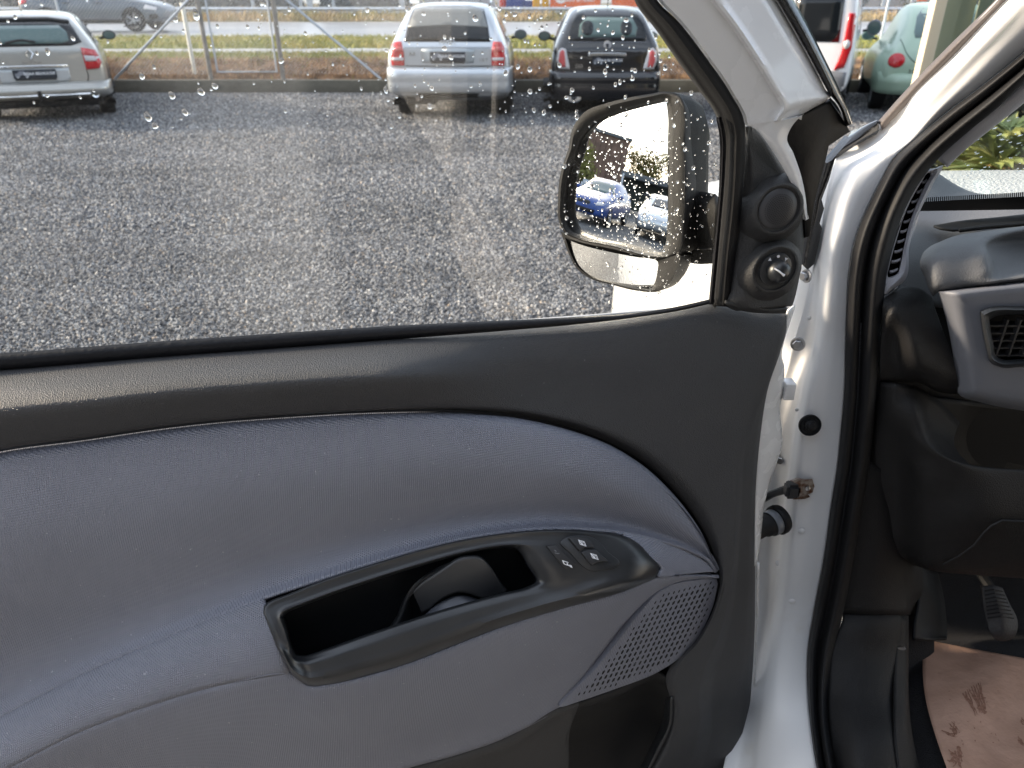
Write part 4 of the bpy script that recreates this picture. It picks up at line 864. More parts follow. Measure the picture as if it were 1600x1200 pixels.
bm = bmesh.new(); box(bm, (1.25, -.05, 1.80), (1.5, 1.35, .02)); box(bm, (1.3, -.72, 1.15), (1.6, .02, 1.28)); finish('cabin_lining', bm, M['dash'], van, False)
# driver seat (edge on, seen only in the mirror)
seat = surf('driver_seat', [[V((.55, -.62, 1.45)), V((.8, -.66, 1.47)), V((1.05, -.62, 1.45))], [V((.52, -.50, 1.2)), V((.8, -.48, 1.2)), V((1.08, -.5, 1.2))], [V((.5, -.42, .92)), V((.8, -.38, .9)), V((1.1, -.42, .92))], [V((.5, -.2, .88)), V((.8, -.18, .86)), V((1.1, -.2, .88))], [V((.52, .06, .88)), V((.8, .08, .88)), V((1.08, .06, .88))], [V((.52, .08, .62)), V((.8, .08, .62)), V((1.08, .08, .62))]], M['dashdark'], van, 20, 30, .04)
# rear end of the door, outer sill and the rest of the cabin floor and dashboard (all outside the picture)
surf('door_rear_edge', [[dpt(-.82, z, -.112), dpt(-.825, z, -.06), dpt(-.82, z, .02), dpt(-.78, z, .035)] for z in (.50, .75, .95, 1.13)], M['white'], door, 12, 12, .004, flip=False)
surf('door_end_trim', [[dpt(-.79, z, .02), dpt(-.785, z, .045), dpt(-.70, z, .050), dpt(-.56, z, .02)] for z in (.50, .75, .95, 1.12)], M['trim'], door, 12, 12, .004, flip=False)
tube('rear_window_frame', [dpt(-.79, 1.10, -.01), dpt(-.78, 1.3, .015), dpt(-.74, 1.5, .045), dpt(-.64, 1.68, .07), dpt(-.40, 1.75, .085), dpt(-.10, 1.74, .085), dpt(.06, 1.64, .07)], .026, M['rubber'], door, 10)
bm = bmesh.new(); box(bm, (.40, -.05, .36), (.12, 1.3, .26)); bmesh.ops.bevel(bm, geom=list(bm.edges), offset=.03, segments=2, affect='EDGES'); finish('outer_sill', bm, M['white'], van, True)
bm = bmesh.new(); box(bm, (1.32, .1, .482), (1.6, 1.6, .02)); finish('cabin_floor', bm, M['carpet'], van, False)
bm = bmesh.new(); box(bm, (1.52, .98, 1.02), (1.15, .22, .36)); bmesh.ops.bevel(bm, geom=list(bm.edges), offset=.05, segments=3, affect='EDGES'); finish('dash_body', bm, M['dash'], dash, True)
van_parts = list(van.children)
van.location = van_loc
for o in van_parts: o.matrix_parent_inverse = Matrix.Translation(-van_loc)
# ------------------------------------------------------------------ rain on glass
def drop_bm(bm, c, n, r, fl, rnd, seg=9):
    a = n.orthogonal().normalized(); b = n.cross(a); sx = r*rnd.uniform(.8, 1.15); sy = r*rnd.uniform(.8, 1.2); ph = rnd.uniform(0, 6.28)
    down = V((0, 0, -1)); down = (down-n*down.dot(n)).normalized(); side = n.cross(down)
    el = rnd.uniform(1.0, 1.35)
    top = bm.verts.new(c+n*r*fl); prev = None
    rings = []
    for t in (.35, .68, .90, 1.0):
        zz = fl*math.sqrt(max(0, 1-(t*.985)**2)); ring = []
        for k in range(seg):
            q = 2*math.pi*k/seg+ph; wob = 1+.10*math.sin(2*q+ph*3)+.06*math.sin(3*q+ph)
            ring.append(bm.verts.new(c+(side*math.cos(q)*sx+down*math.sin(q)*sy*el)*t*wob+n*r*zz))
        rings.append(ring)
    for k in range(seg): bm.faces.new((top, rings[0][k], rings[0][(k+1) % seg]))
    for A_, B_ in zip(rings, rings[1:]):
        for k in range(seg): bm.faces.new((A_[k], B_[k], B_[(k+1) % seg], A_[(k+1) % seg]))
    bm.faces.new(list(reversed(rings[-1])))
def wet(name, fn, nrm, pts, fl, label, seed):
    rnd = random.Random(seed); bm = bmesh.new()
    for x, y, r in pts: drop_bm(bm, fn(x, y), nrm, r, fl, rnd)
    bmesh.ops.recalc_face_normals(bm, faces=bm.faces)
    o = finish(name, bm, M['water'], None, True, 80); tag(o, label, 'raindrops', kind='stuff'); return o
rnd = random.Random(11); pts = []
def rad(lo, hi): return lo*(hi/lo)**(rnd.random()**2.2)
def winin(x, y):
    xr = interp([-10, 0, 47, 100, 145, 185, 205, 240, 330, 400, 478], [985, 988, 1022, 1058, 1092, 1114, 1124, 1124, 1120, 1113, 1106], y)
    yb = interp([0, 200, 400, 600, 800, 950, 1110], [560, 544, 528, 512, 497, 488, 468], x)
    return x < xr-2 and y < yb-3
used = []
def put(x, y, r):
    if not winin(x, y): return
    for (a, b, c) in used[-400:]:
        if (a-x)**2+(b-y)**2 < (1.15*(r+c)*1250)**2: return
    used.append((x, y, r)); pts.append((x, y, r))
for k in range(640): put(rnd.triangular(860, 1125, 1040), rnd.triangular(140, 500, 330), rad(.0005, .0022))
for k in range(190): put(rnd.uniform(780, 1120), rnd.uniform(0, 200), rad(.0007, .0026))
for k in range(85): put(rnd.uniform(600, 830), rnd.uniform(0, 190), rad(.0006, .0026))
for k in range(60): put(rnd.uniform(400, 640), rnd.uniform(0, 200), rad(.0006, .0024))
for k in range(42): put(rnd.uniform(0, 400), rnd.uniform(0, 205), rad(.0009, .0034))
for k in range(90): put(rnd.triangular(720, 960, 945), rnd.uniform(300, 490), rad(.0004, .0010))
for k in range(40): put(rnd.uniform(600, 860), rnd.uniform(180, 420), rad(.0004, .0009))
wet('raindrops', lambda x, y: W(x, y, -.0145), -WN, pts, .55, 'raindrops scattered over the outside of the side window', 5)
pts = []
mo = [(p[0], p[1]) for p in MI]
for k in range(620):
    x, y = rnd.uniform(885, 1045), rnd.uniform(155, 398)
    if inside(x, y, mo) and rnd.random() < .75: pts.append((x, y, rad(.0006, .0016)))
for k in range(260):
    x, y = rnd.uniform(889, 1028), rnd.uniform(376, 452)
    if inside(x, y, LI): pts.append((x, y, rad(.0005, .0014)))
wet('mirror_raindrops', lambda x, y: MG(x, y, .0002) if inside(x, y, mo) else MP(x, y, .0035), MNn, pts, .5, 'raindrops beading on the two mirror glasses', 6)
pts = []
wbm = bmesh.new(); sb = random.Random(4)
for k in range(90):
    x = sb.uniform(1480, 1600); y = sb.uniform(130, 275)
    a = scr(x, y, .001); ln = sb.uniform(.003, .010)*(sb.random()**1.5+.2); d = V((.8, .5*.43, .35*.515)).normalized()
    tube_bm(wbm, [a, a+d*ln*.5, a+d*ln], [.0003, .0007, .0003], 6)
tag(finish('screen_raindrops', wbm, M['water'], None), 'streaked raindrops on the windscreen', 'raindrops', kind='stuff')
# ------------------------------------------------------------------ ground, kerb, bank, road
def sheet(name, prof, x0, x1, m_, nx=2, jitter=0, seed=1, kind='structure'):
    r = random.Random(seed); bm = bmesh.new(); g = []
    for y, z in prof:
        g.append([V((lerp(x0, x1, i/(nx-1)), y, z+r.uniform(-jitter, jitter))) for i in range(nx)])
    gridmesh(bm, g); o = finish(name, bm, m_, None, True, 80); tag(o, kind=kind); return o
gm_ = mat('gravel_bed', (.105, .104, .104), .75, bump=[('vor', 55, .03), ('noise', 140, .010)], var=(2.2, (.155, .152, .148), .38, .62))
def gravelmat():
    m = mat('gravel_bed', (.10, .10, .10), .72, bump=[('vor', 62, .022), ('noise', 190, .008)]); n = m.node_tree.nodes; l = m.node_tree.links.new; b = n['Principled BSDF']
    t = n.new('ShaderNodeTexCoord'); v = n.new('ShaderNodeTexVoronoi'); v.inputs['Scale'].default_value = 62; l(t.outputs['Object'], v.inputs['Vector'])
    sp = n.new('ShaderNodeSeparateColor'); l(v.outputs['Color'], sp.inputs[0])
    r = n.new('ShaderNodeValToRGB'); e = r.color_ramp.elements; e[0].position = 0; e[0].color = (.04, .042, .047, 1); e[1].position = 1; e[1].color = (.42, .42, .41, 1)
    q = e.new(.5); q.color = (.125, .127, .133, 1); q = e.new(.85); q.color = (.25, .25, .25, 1); l(sp.outputs[0], r.inputs['Fac'])
    z = n.new('ShaderNodeTexNoise'); z.inputs['Scale'].default_value = .9; z.inputs['Detail'].default_value = 5; l(t.outputs['Object'], z.inputs['Vector'])
    mr = n.new('ShaderNodeMapRange'); mr.inputs['From Min'].default_value = .35; mr.inputs['From Max'].default_value = .65; mr.inputs['To Min'].default_value = .72; mr.inputs['To Max'].default_value = 1.2; l(z.outputs['Fac'], mr.inputs['Value'])
    mm = n.new('ShaderNodeMixRGB'); mm.blend_type = 'MULTIPLY'; mm.inputs['Fac'].default_value = 1; l(r.outputs['Color'], mm.inputs['Color1']); l(mr.outputs[0], mm.inputs['Color2']); l(mm.outputs[0], b.inputs['Base Color'])
    return m
M['gravel'] = gravelmat()
sheet('gravel_yard', [(-60, 0), (14.62, 0)], -90, 60, M['gravel'])
def stonemat():
    m = mat('crushed_stone', (.12, .12, .12), .62, bump=[('noise', 260, .0012)]); n = m.node_tree.nodes; l = m.node_tree.links.new; b = n['Principled BSDF']
    oi = n.new('ShaderNodeObjectInfo'); r = n.new('ShaderNodeValToRGB'); e = r.color_ramp.elements
    e[0].position = 0; e[0].color = (.045, .047, .053, 1); e[1].position = 1; e[1].color = (.55, .54, .51, 1)
    for p, c in ((.30, (.10, .102, .11, 1)), (.6, (.17, .172, .18, 1)), (.85, (.29, .29, .29, 1)), (.965, (.42, .41, .39, 1)), (.985, (.36, .27, .19, 1))): q = e.new(p); q.color = c
    g = n.new('ShaderNodeNewGeometry'); z = n.new('ShaderNodeTexNoise'); z.inputs['Scale'].default_value = .75; z.inputs['Detail'].default_value = 6; z.inputs['Roughness'].default_value = .6
    mp = n.new('ShaderNodeMapping'); mp.inputs['Scale'].default_value = (.55, 1.3, 1); l(g.outputs['Position'], mp.inputs['Vector']); l(mp.outputs[0], z.inputs['Vector'])
    mr = n.new('ShaderNodeMapRange'); mr.inputs['From Min'].default_value = .34; mr.inputs['From Max'].default_value = .66; mr.inputs['To Min'].default_value = .92; mr.inputs['To Max'].default_value = 1.42; l(z.outputs['Fac'], mr.inputs['Value'])
    mm = n.new('ShaderNodeMixRGB'); mm.blend_type = 'MULTIPLY'; mm.inputs['Fac'].default_value = 1; l(r.outputs['Color'], mm.inputs['Color1']); l(mr.outputs[0], mm.inputs['Color2'])
    l(oi.outputs['Random'], r.inputs['Fac']); l(mm.outputs['Color'], b.inputs['Base Color']); return m
M['stone'] = stonemat()
rocks = bpy.data.collections.new('rock_shapes'); rr = random.Random(2)
for k in range(7):
    bm = bmesh.new(); bmesh.ops.create_icosphere(bm, subdivisions=1, radius=1)
    sc = V((rr.uniform(.8, 1.25), rr.uniform(.65, 1.0), rr.uniform(.5, .8)))
    for v in bm.verts: v.co = V((v.co.x*sc.x, v.co.y*sc.y, v.co.z*sc.z))*rr.uniform(.72, 1.12)
    me = bpy.data.meshes.new('rock'); bm.to_mesh(me); bm.free(); me.materials.append(M['stone'])
    rocks.objects.link(bpy.data.objects.new('rock', me))
def stones(name, poly, dens, rmin, rmax, seed):
    bm = bmesh.new(); bm.faces.new([bm.verts.new((x, y, .004)) for x, y in poly]); o = finish(name, bm, M['gravel'], None, False)
    ng = bpy.data.node_groups.new(name, 'GeometryNodeTree'); ng.interface.new_socket('Geometry', in_out='INPUT', socket_type='NodeSocketGeometry'); ng.interface.new_socket('Geometry', in_out='OUTPUT', socket_type='NodeSocketGeometry')
    n = ng.nodes; l = ng.links.new; gi = n.new('NodeGroupInput'); go = n.new('NodeGroupOutput')
    dp = n.new('GeometryNodeDistributePointsOnFaces'); dp.inputs['Density'].default_value = dens; dp.inputs['Seed'].default_value = seed
    ci = n.new('GeometryNodeCollectionInfo'); ci.inputs['Collection'].default_value = rocks; ci.inputs['Separate Children'].default_value = True; ci.inputs['Reset Children'].default_value = True
    ip = n.new('GeometryNodeInstanceOnPoints'); ip.inputs['Pick Instance'].default_value = True
    rv = n.new('FunctionNodeRandomValue'); rv.data_type = 'FLOAT_VECTOR'; rv.inputs[0].default_value = (0, 0, 0); rv.inputs[1].default_value = (6.28, 6.28, 6.28)
    rs = n.new('FunctionNodeRandomValue'); rs.data_type = 'FLOAT'; rs.inputs[2].default_value = rmin; rs.inputs[3].default_value = rmax; rs.inputs['Seed'].default_value = 9
    l(gi.outputs[0], dp.inputs['Mesh']); l(dp.outputs['Points'], ip.inputs['Points']); l(ci.outputs[0], ip.inputs['Instance']); l(rv.outputs[0], ip.inputs['Rotation']); l(rs.outputs[1], ip.inputs['Scale'])
    l(ip.outputs[0], go.inputs[0])
    md = o.modifiers.new('scatter', 'NODES'); md.node_group = ng; tag(o, 'crushed grey stones covering the yard', 'gravel', kind='stuff'); return o
stones('loose_gravel', [(-2.9, 2.5), (2.2, 2.5), (3.3, 5.2), (-4.9, 5.2)], 5200, .0055, .0125, 1)
stones('loose_gravel', [(-4.9, 5.2), (3.3, 5.2), (4.6, 9.0), (-7.6, 9.0)], 2300, .007, .016, 2)
stones('loose_gravel', [(-7.6, 9.0), (7.6, 9.0), (9, 14.4), (-11, 14.4)], 900, .010, .020, 3)
kerb = boxo('kerb', (-15, 14.62, .09), (150, .20, .24), mat('kerb_concrete', (.135, .125, .098), .8, bump=[('noise', 60, .004)], var=(3, (.10, .092, .072), .4, .65)), None, .008); tag(kerb, kind='structure')
grassc = mat('bank_grass', (.18, .20, .035), .9, var=(1.6, (.20, .19, .07), .4, .62), bump=[('noise', 40, .05)])
brown = mat('bank_soil', (.24, .145, .085), .95, var=(3.0, (.11, .075, .05), .4, .65), bump=[('noise', 14, .10), ('noise', 50, .04)])
sheet('bank_soil', [(14.70, .19), (15.0, .30), (15.4, .42), (15.8, .485)], -90, 60, brown, 500, .03, 3)
sheet('verge', [(15.75, .48), (16.2, .525), (16.6, .55)], -90, 60, grassc, 200, .004, 4)
sheet('bike_path', [(16.6, .552), (17.75, .562)], -90, 60, mat('path_asphalt', (.36, .35, .36), .5, bump=[('noise', 80, .004)]))
sheet('verge', [(17.75, .565), (20, .585), (22.6, .60), (22.9, .585)], -90, 60, grassc, 200, .01, 5)
road = sheet('road', [(22.9, .585), (36.6, .665)], -90, 60, mat('wet_asphalt', (.26, .265, .28), .30, var=(.35, (.32, .325, .335), .4, .6), bump=[('noise', 40, .003)]))
wl = mat('road_paint', (.75, .75, .73), .45)
for y in (23.9, 36.0): tag(boxo('road_marking', (-15, y, .5925+(y-23)*.0058), (150, .22, .004), wl), kind='structure')
for k in range(16): tag(boxo('road_marking', (-62+k*7.5, 30.0, .629), (3.2, .14, .004), wl), kind='structure')
dryc = mat('dry_grass', (.23, .165, .085), .95, var=(1.2, (.13, .12, .045), .42, .6), bump=[('noise', 20, .1)])
sheet('far_verge', [(36.6, .662), (37.4, .76), (38.6, .90), (40.0, .98), (46, 1.02), (140, 1.1)], -90, 60, dryc, 200, .02, 6)
# blades: grass on the verge, straw on the bank, as real tufts
def blades(name, n, xr, yf, hf, m_, seed, lab, lean=.5, wd=.006):
    r = random.Random(seed); vs, fs = [], []
    for k in range(n):
        x = r.uniform(*xr); y, z = yf(r); h = hf(r); a = r.uniform(0, 6.28); w_ = wd*r.uniform(.6, 1.4); lx, ly = r.gauss(0, lean)*h, r.gauss(0, lean)*h
        dx, dy = math.cos(a)*w_, math.sin(a)*w_; i = len(vs)
        vs += [(x-dx, y-dy, z-.02), (x+dx, y+dy, z-.02), (x+dx*.7+lx*.5, y+dy*.7+ly*.5, z+h*.6), (x-dx*.7+lx*.5, y-dy*.7+ly*.5, z+h*.6), (x+lx*1.2, y+ly*1.2, z+h)]
        fs += [(i, i+1, i+2, i+3), (i+3, i+2, i+4)]
    me = bpy.data.meshes.new(name); me.from_pydata(vs, [], fs); o = link(name, me, m_); tag(o, lab, 'grass', kind='stuff'); return o
gb = mat('grass_blade', (.23, .24, .035), .7, var=(1.1, (.38, .31, .07), .45, .65)); sb_ = mat('straw_blade', (.48, .30, .16), .8, var=(3.5, (.20, .115, .06), .4, .6))
zb = lambda y: interp([14.7, 15, 15.4, 15.9, 16.3, 16.6], [.19, .30, .42, .50, .53, .55], y)
def yb(r): y = r.uniform(14.75, 15.75); return y, zb(y)
def yg(r): y = 16.6-abs(r.gauss(0, .55)); return y, zb(max(14.8, y))
def yv(r): y = r.uniform(17.75, 22.7); return y, .58+(y-17.75)*.004
def yd(r): y = r.uniform(36.8, 41); return y, interp([36.6, 37.4, 38.6, 40], [.66, .76, .90, .98], y)
blades('straw', 26000, (-13, 12), yb, lambda r: r.uniform(.03, .10) if r.random() < .88 else r.uniform(.1, .2), sb_, 1, 'dry brown grass on the bank behind the kerb', .9)
blades('bank_grass', 22000, (-13, 12), yg, lambda r: r.uniform(.03, .09), gb, 2, 'green grass along the near side of the cycle path', .5)
blades('verge_grass', 42000, (-22, 20), yv, lambda r: r.uniform(.04, .13), gb, 3, 'green grass verge between cycle path and road', .5, .012)
blades('roadside_straw', 26000, (-38, 34), yd, lambda r: r.uniform(.10, .34), mat('tall_straw', (.46, .34, .19), .8, var=(.5, (.27, .24, .09), .42, .6)), 4, 'tall dry grass under the guard rail across the road', .4, .02)
# ------------------------------------------------------------------ wire fence on the kerb
M['galv'] = mat('galvanised_steel', (.52, .56, .61), .45, metal=.35, bump=[('noise', 60, .001)], var=(8, (.42, .45, .49), .4, .6))
M['galvbrown'] = mat('weathered_post', (.25, .235, .215), .6, metal=.2, var=(10, (.18, .165, .15), .4, .6))
FY = 14.66
def fx(px, py, y=FY): return PY(px, py, y)
fence = thing('wire_fence', 'tall galvanised wire mesh fence with posts and a gate standing on the kerb', 'fence', (0, FY, .2))
fparts = []
def ft(name, p0, p1, r, m_, n=8):
    o = tube(name, [p0, p1], r, m_, None, n); fparts.append(o); return o
xa, xb = fx(330, 124).x, fx(443, 126).x
ft('gate_post', V((xa, FY, .1)), V((xa, FY, 2.2)), .042, M['galvbrown'], 10); ft('gate_post', V((xb, FY, .1)), V((xb, FY, 2.2)), .042, M['galvbrown'], 10)
ga, gb_ = xa+.14, xb-.10
bm = bmesh.new(); tube_bm(bm, [V((ga, FY, .34)), V((ga, FY, 2.1)), V((gb_, FY, 2.1)), V((gb_, FY, .34))], .021, 8, closed=True); o = finish('gate_frame', bm, M['galv']); fparts.append(o)
ft('brace', V((fx(180, 122).x, FY-.02, .22)), V((xa-.02, FY-.02, 1.62)), .022, M['galv']); ft('brace', V((fx(596, 130).x, FY-.02, .22)), V((xb+.02, FY-.02, 1.70)), .022, M['galv'])
for k, x in enumerate([xb+2.62*j for j in range(1, 5)]+[xa-2.9*j for j in range(1, 3)]):
    if k in (1,): continue
    ft('fence_post', V((x+.4, FY, .1)), V((x+.4, FY, 2.2)), .024, M['galv'])
def mesh_panel(x0, x1, z0, z1, p=.064):
    vs, es, fs = [], [], []; wq = .0012
    for s in (1, -1):
        n0 = int((x1-x0+(z1-z0))/p)+1
        for k in range(n0):
            xs = x0-(z1-z0)+k*p if s > 0 else x0+k*p
            a = V((xs, 0, z0)); b = V((xs+s*(z1-z0), 0, z1))
            # clip in x
            def cl(a, b):
                d = b-a; t0, t1 = 0, 1
                for lim, sg in ((x0, 1), (x1, -1)):
                    fa, fb = sg*(a.x-lim), sg*(b.x-lim)
                    if fa < 0 and fb < 0: return None
                    if fa < 0: t0 = max(t0, fa/(fa-fb))
                    if fb < 0: t1 = min(t1, fa/(fa-fb))
                return (a+d*t0, a+d*t1) if t1 > t0 else None
            c = cl(a, b)
            if not c: continue
            i = len(vs); o_ = V((wq*.7, 0, -wq*.7*s)); yo = .003*s
            for q in c:
                vs += [(q+o_+V((0, FY+yo, 0))), (q-o_+V((0, FY+yo, 0))), q+V((0, FY+yo-wq, 0))]
            fs += [(i, i+2, i+5, i+3), (i+2, i+1, i+4, i+5), (i+1, i, i+3, i+4)]
    me = bpy.data.meshes.new('wire_mesh'); me.from_pydata(vs, [], fs); o = link('wire_mesh', me, M['galv']); tag(o, kind='stuff'); fparts.append(o)
mesh_panel(-13, xa, .3, 2.1); mesh_panel(ga, gb_, .34, 2.1); mesh_panel(xb, 12.5, .3, 2.1)
for o in fparts: o.parent = fence; o.matrix_parent_inverse = Matrix.Translation(-fence.location)
pp = fx(304, 112, 14.95)
o = tube('marker_post', [V((pp.x, 14.95, .2)), V((pp.x, 14.95, 1.46)), V((pp.x, 14.95, 1.475))], [.036, .036, .028], mat('cream_pipe', (.62, .61, .54), .5), None, 12); tag(o, 'thin cream plastic post behind the left gate post', 'post')
# ------------------------------------------------------------------ guard rail and what stands beyond the road
gr_ = thing('guard_rail', 'long galvanised guard rail along the far side of the road', 'guard rail', (0, 39, .9)); gp_ = []
rows = [[V((x, 39+dy, z)) for x in (-60, -30, 0, 30, 50)] for dy, z in ((0, .93), (-.04, .97), (-.08, 1.0), (-.04, 1.05), (0, 1.08), (-.04, 1.11), (-.08, 1.16), (-.04, 1.20), (0, 1.24))]
gp_.append(surf('rail_beam', rows, M['galv'], None, 20, 30, .004))
for k in range(26): gp_.append(boxo('rail_post', (-48+k*4, 39.12, .98), (.10, .06, .5), M['galv']))
for o in gp_: o.parent = gr_; o.matrix_parent_inverse = Matrix.Translation(-gr_.location)
ff = thing('far_fence', 'distant wire fence with pale posts behind the guard rail', 'fence', (0, 44, 1)); fp = []
for px in (395, 470, 484, 521, 628, 775, 1338, 1380, 1425):
    x = PY(px, 5, 44).x; fp.append(boxo('fence_post', (x, 44, 1.9), (.30 if px in (484, 628, 775) else .16, .12, 2.0), M['galv']))
vs, fs = [], []
for s in (1, -1):
    for k in range(430):
        x = -34+k*.17; i = len(vs); o_ = .010
        vs += [(x-o_, 44+.01*s, 1.0), (x+o_, 44+.01*s, 1.0), (x+o_+s*1.6, 44+.01*s, 2.6), (x-o_+s*1.6, 44+.01*s, 2.6)]; fs.append((i, i+1, i+2, i+3))
me = bpy.data.meshes.new('wire_mesh'); me.from_pydata(vs, [], fs); o = link('wire_mesh', me, M['galv']); md = o.modifiers.new('t', 'SOLIDIFY'); md.thickness = .006; tag(o, kind='stuff'); fp.append(o)
for o in fp: o.parent = ff; o.matrix_parent_inverse = Matrix.Translation(-ff.location)
def leafmass(name, x0, x1, y, z0, z1, dep, n, size, m_, label, cat, seed, kind=None):
    r = random.Random(seed); vs, fs = [], []
    for k in range(n):
        x = r.uniform(x0, x1); z = z0+(z1-z0)*r.random()**.8; yy = y+r.uniform(0, dep)*(1-.5*(z-z0)/(z1-z0)); s = size*r.uniform(.5, 1.4)
        a = V((r.gauss(0, 1), r.gauss(0, 1), r.gauss(0, 1))).normalized(); b = a.orthogonal().normalized(); c = V((x, yy, z)); i = len(vs)
        vs += [c-a*s, c+b*s*.5, c+a*s, c-b*s*.5]; fs.append((i, i+1, i+2, i+3))
    me = bpy.data.meshes.new(name); me.from_pydata(vs, [], fs); o = link(name, me, m_); tag(o, label, cat, kind=kind); return o
dkl = mat('dark_leaf', (.028, .032, .022), .8, var=(1.5, (.06, .055, .03), .4, .6)); brl = mat('brown_leaf', (.11, .085, .045), .8, var=(1.2, (.05, .055, .025), .4, .6))
X = lambda px, y: PY(px, 5, y).x
leafmass('hedge', X(505, 47), X(640, 47), 46, .95, 4.2, 2, 9000, .16, dkl, 'dark hedge behind the far fence between its pale posts', 'hedge', 1)
leafmass('hedge', X(-250, 47), X(470, 47), 46, .95, 4.0, 2, 24000, .16, brl, 'long brown autumn hedge behind the far fence on the left', 'hedge', 2)
leafmass('hedge', X(1300, 47), X(1345, 47), 46, .95, 4, 2, 5000, .15, brl, 'short brown hedge behind the far fence beside the pale shed', 'hedge', 3)
leafmass('hedge', X(1412, 47), X(1700, 47), 46, .95, 4, 2, 9000, .15, brl, 'brown hedge behind the far fence at the right', 'hedge', 4)
pale = mat('pale_cladding', (.45, .45, .46), .6, var=(2, (.38, .38, .40), .4, .6)); dkc = mat('dark_cladding', (.10, .11, .12), .6)
def shed(name, px0, px1, y, h, dep, m_, label):
    x0, x1 = X(px0, y), X(px1, y); t = thing(name, label, 'building', ((x0+x1)/2, y+dep/2, 1)); ps = []
    ps.append(boxo('wall', ((x0+x1)/2, y+dep/2, 1+h/2), (x1-x0, dep, h), m_)); ps.append(boxo('roof', ((x0+x1)/2, y+dep/2, 1+h+.06), (x1-x0+.4, dep+.4, .12), dkc, None, .02))
    n = max(2, int((x1-x0)/1.2))
    for k in range(1, n): ps.append(boxo('cladding_batten', (lerp(x0, x1, k/n), y-.015, 1+h/2), (.08, .03, h-.1), dkc))
    for o in ps: o.parent = t; o.matrix_parent_inverse = Matrix.Translation(-t.location)
shed('shed', 655, 815, 52, 3.2, 6, pale, 'pale low building behind the far fence with blue crates in front')
shed('shed', 1340, 1412, 50, 3.0, 5, mat('pinkish_wall', (.50, .44, .42), .7), 'pinkish pale shed behind the far fence on the right')
blue = mat('blue_plastic', (.035, .065, .26), .5); yel = mat('yellow_paint', (.70, .36, .03), .5); ora = mat('orange_vinyl', (.80, .17, .04), .55, var=(3, (.70, .14, .04), .4, .6)); red = mat('red_paint', (.55, .06, .05), .5)
for px, wd, h in ((806, 1.0, .60), (824, .7, .50)):
    x = X(px, 43); bm = bmesh.new(); box(bm, (x, 43, 1.02+h/2), (wd, .8, h)); bmesh.ops.bevel(bm, geom=list(bm.edges), offset=.06, segments=2, affect='EDGES')
    for q in (-.3, 0, .3): box(bm, (x+q*wd, 42.58, 1.02+h*.5), (.06*wd, .05, h*.8))
    o = finish('blue_crate', bm, blue); tag(o, 'larger blue crate across the road beside the yellow posts' if px == 806 else 'smaller blue crate across the road next to the yellow post', 'crate')
for px, lab in ((838, 'left one of two yellow posts beside the orange banner'), (852, 'right one of two yellow posts touching the orange banner')):
    x = X(px, 42.5); o = boxo('yellow_post', (x, 42.5, 1.9), (.36, .3, 1.9), yel, None, .04); tag(o, lab, 'post')
o = boxo('red_post', (X(786, 43), 43, 1.8), (.32, .25, 1.8), red, None, .04); tag(o, 'red and white post left of the blue crates', 'post')
def banner(px0, px1, z0, z1, y, label, words):
    x0, x1 = X(px0, y), X(px1, y); t = thing('banner', label, 'banner', ((x0+x1)/2, y, 1)); ps = [boxo('banner_sheet', ((x0+x1)/2, y, (z0+z1)/2), (x1-x0, .03, z1-z0), ora)]
    for x in (x0, x1): ps.append(boxo('banner_pole', (x, y+.05, (z0+z1)/2-.1), (.08, .08, z1-z0+.3), M['galv']))
    for wd, x, z, s in words: ps.append(text('lettering', wd, Matrix.Translation((x, y-.02, z)) @ Matrix.Rotation(math.pi/2, 4, 'X'), s, M['print'], None, .004))
    if words: ps.append(lathe('white_disc', (X(876, y), y-.02, 1.74), (0, -1, 0), [(0, .012), (.36, .012), (.36, 0)], M['print'], None, 24)); ps.append(text('disc_lettering', 'BIL', Matrix.Translation((X(876, y), y-.036, 1.82)) @ Matrix.Rotation(math.pi/2, 4, 'X'), .32, ora, None, .004)); ps.append(text('disc_lettering', 'SALG', Matrix.Translation((X(876, y), y-.036, 1.60)) @ Matrix.Rotation(math.pi/2, 4, 'X'), .26, ora, None, .004))
    for o in ps: o.parent = t; o.matrix_parent_inverse = Matrix.Translation(-t.location)
banner(860, 938, 1.16, 2.6, 42.2, 'orange banner with a white disc and white numbers across the road', [('2800 87-0687', X(905, 42.2), 1.55, .30)])
banner(956, 1012, 1.2, 2.6, 42.2, 'plain orange red banner right of the one with the white disc', [])
o = boxo('orange_sign', (X(1440, 43), 43, 1.75), (.5, .05, .55), ora, None, .02); tag(o, 'small orange red sign behind the pale green car', 'sign')
# ------------------------------------------------------------------ cars
M['tyre'] = mat('tyre_rubber', (.018, .018, .019), .75, bump=[('noise', 120, .002)]); M['rim'] = mat('alloy_rim', (.42, .43, .45), .3, metal=.8)
M['carglass'] = mat('tinted_car_glass', (.012, .014, .016), .06, coat=0, spec=.45); M['carglasslight'] = mat('green_car_glass', (.10, .15, .145), .06, spec=.4)
M['lens'] = mat('red_lens', (.50, .012, .018), .12, coat=.5); M['lensclear'] = mat('clear_lens', (.62, .60, .60), .12, coat=.5); M['lenspink'] = mat('pink_lens', (.62, .10, .10), .15, coat=.5)
M['chrome'] = mat('chrome', (.85, .87, .88), .08, metal=1); M['black'] = mat('black_plastic', (.016, .016, .017), .5); M['plate'] = mat('plate_dark', (.025, .031, .042), .55, spec=.2); M['under'] = mat('underbody', (.008, .008, .008), .9)
M['logogrey'] = mat('plate_grey', (.20, .21, .24), .5)
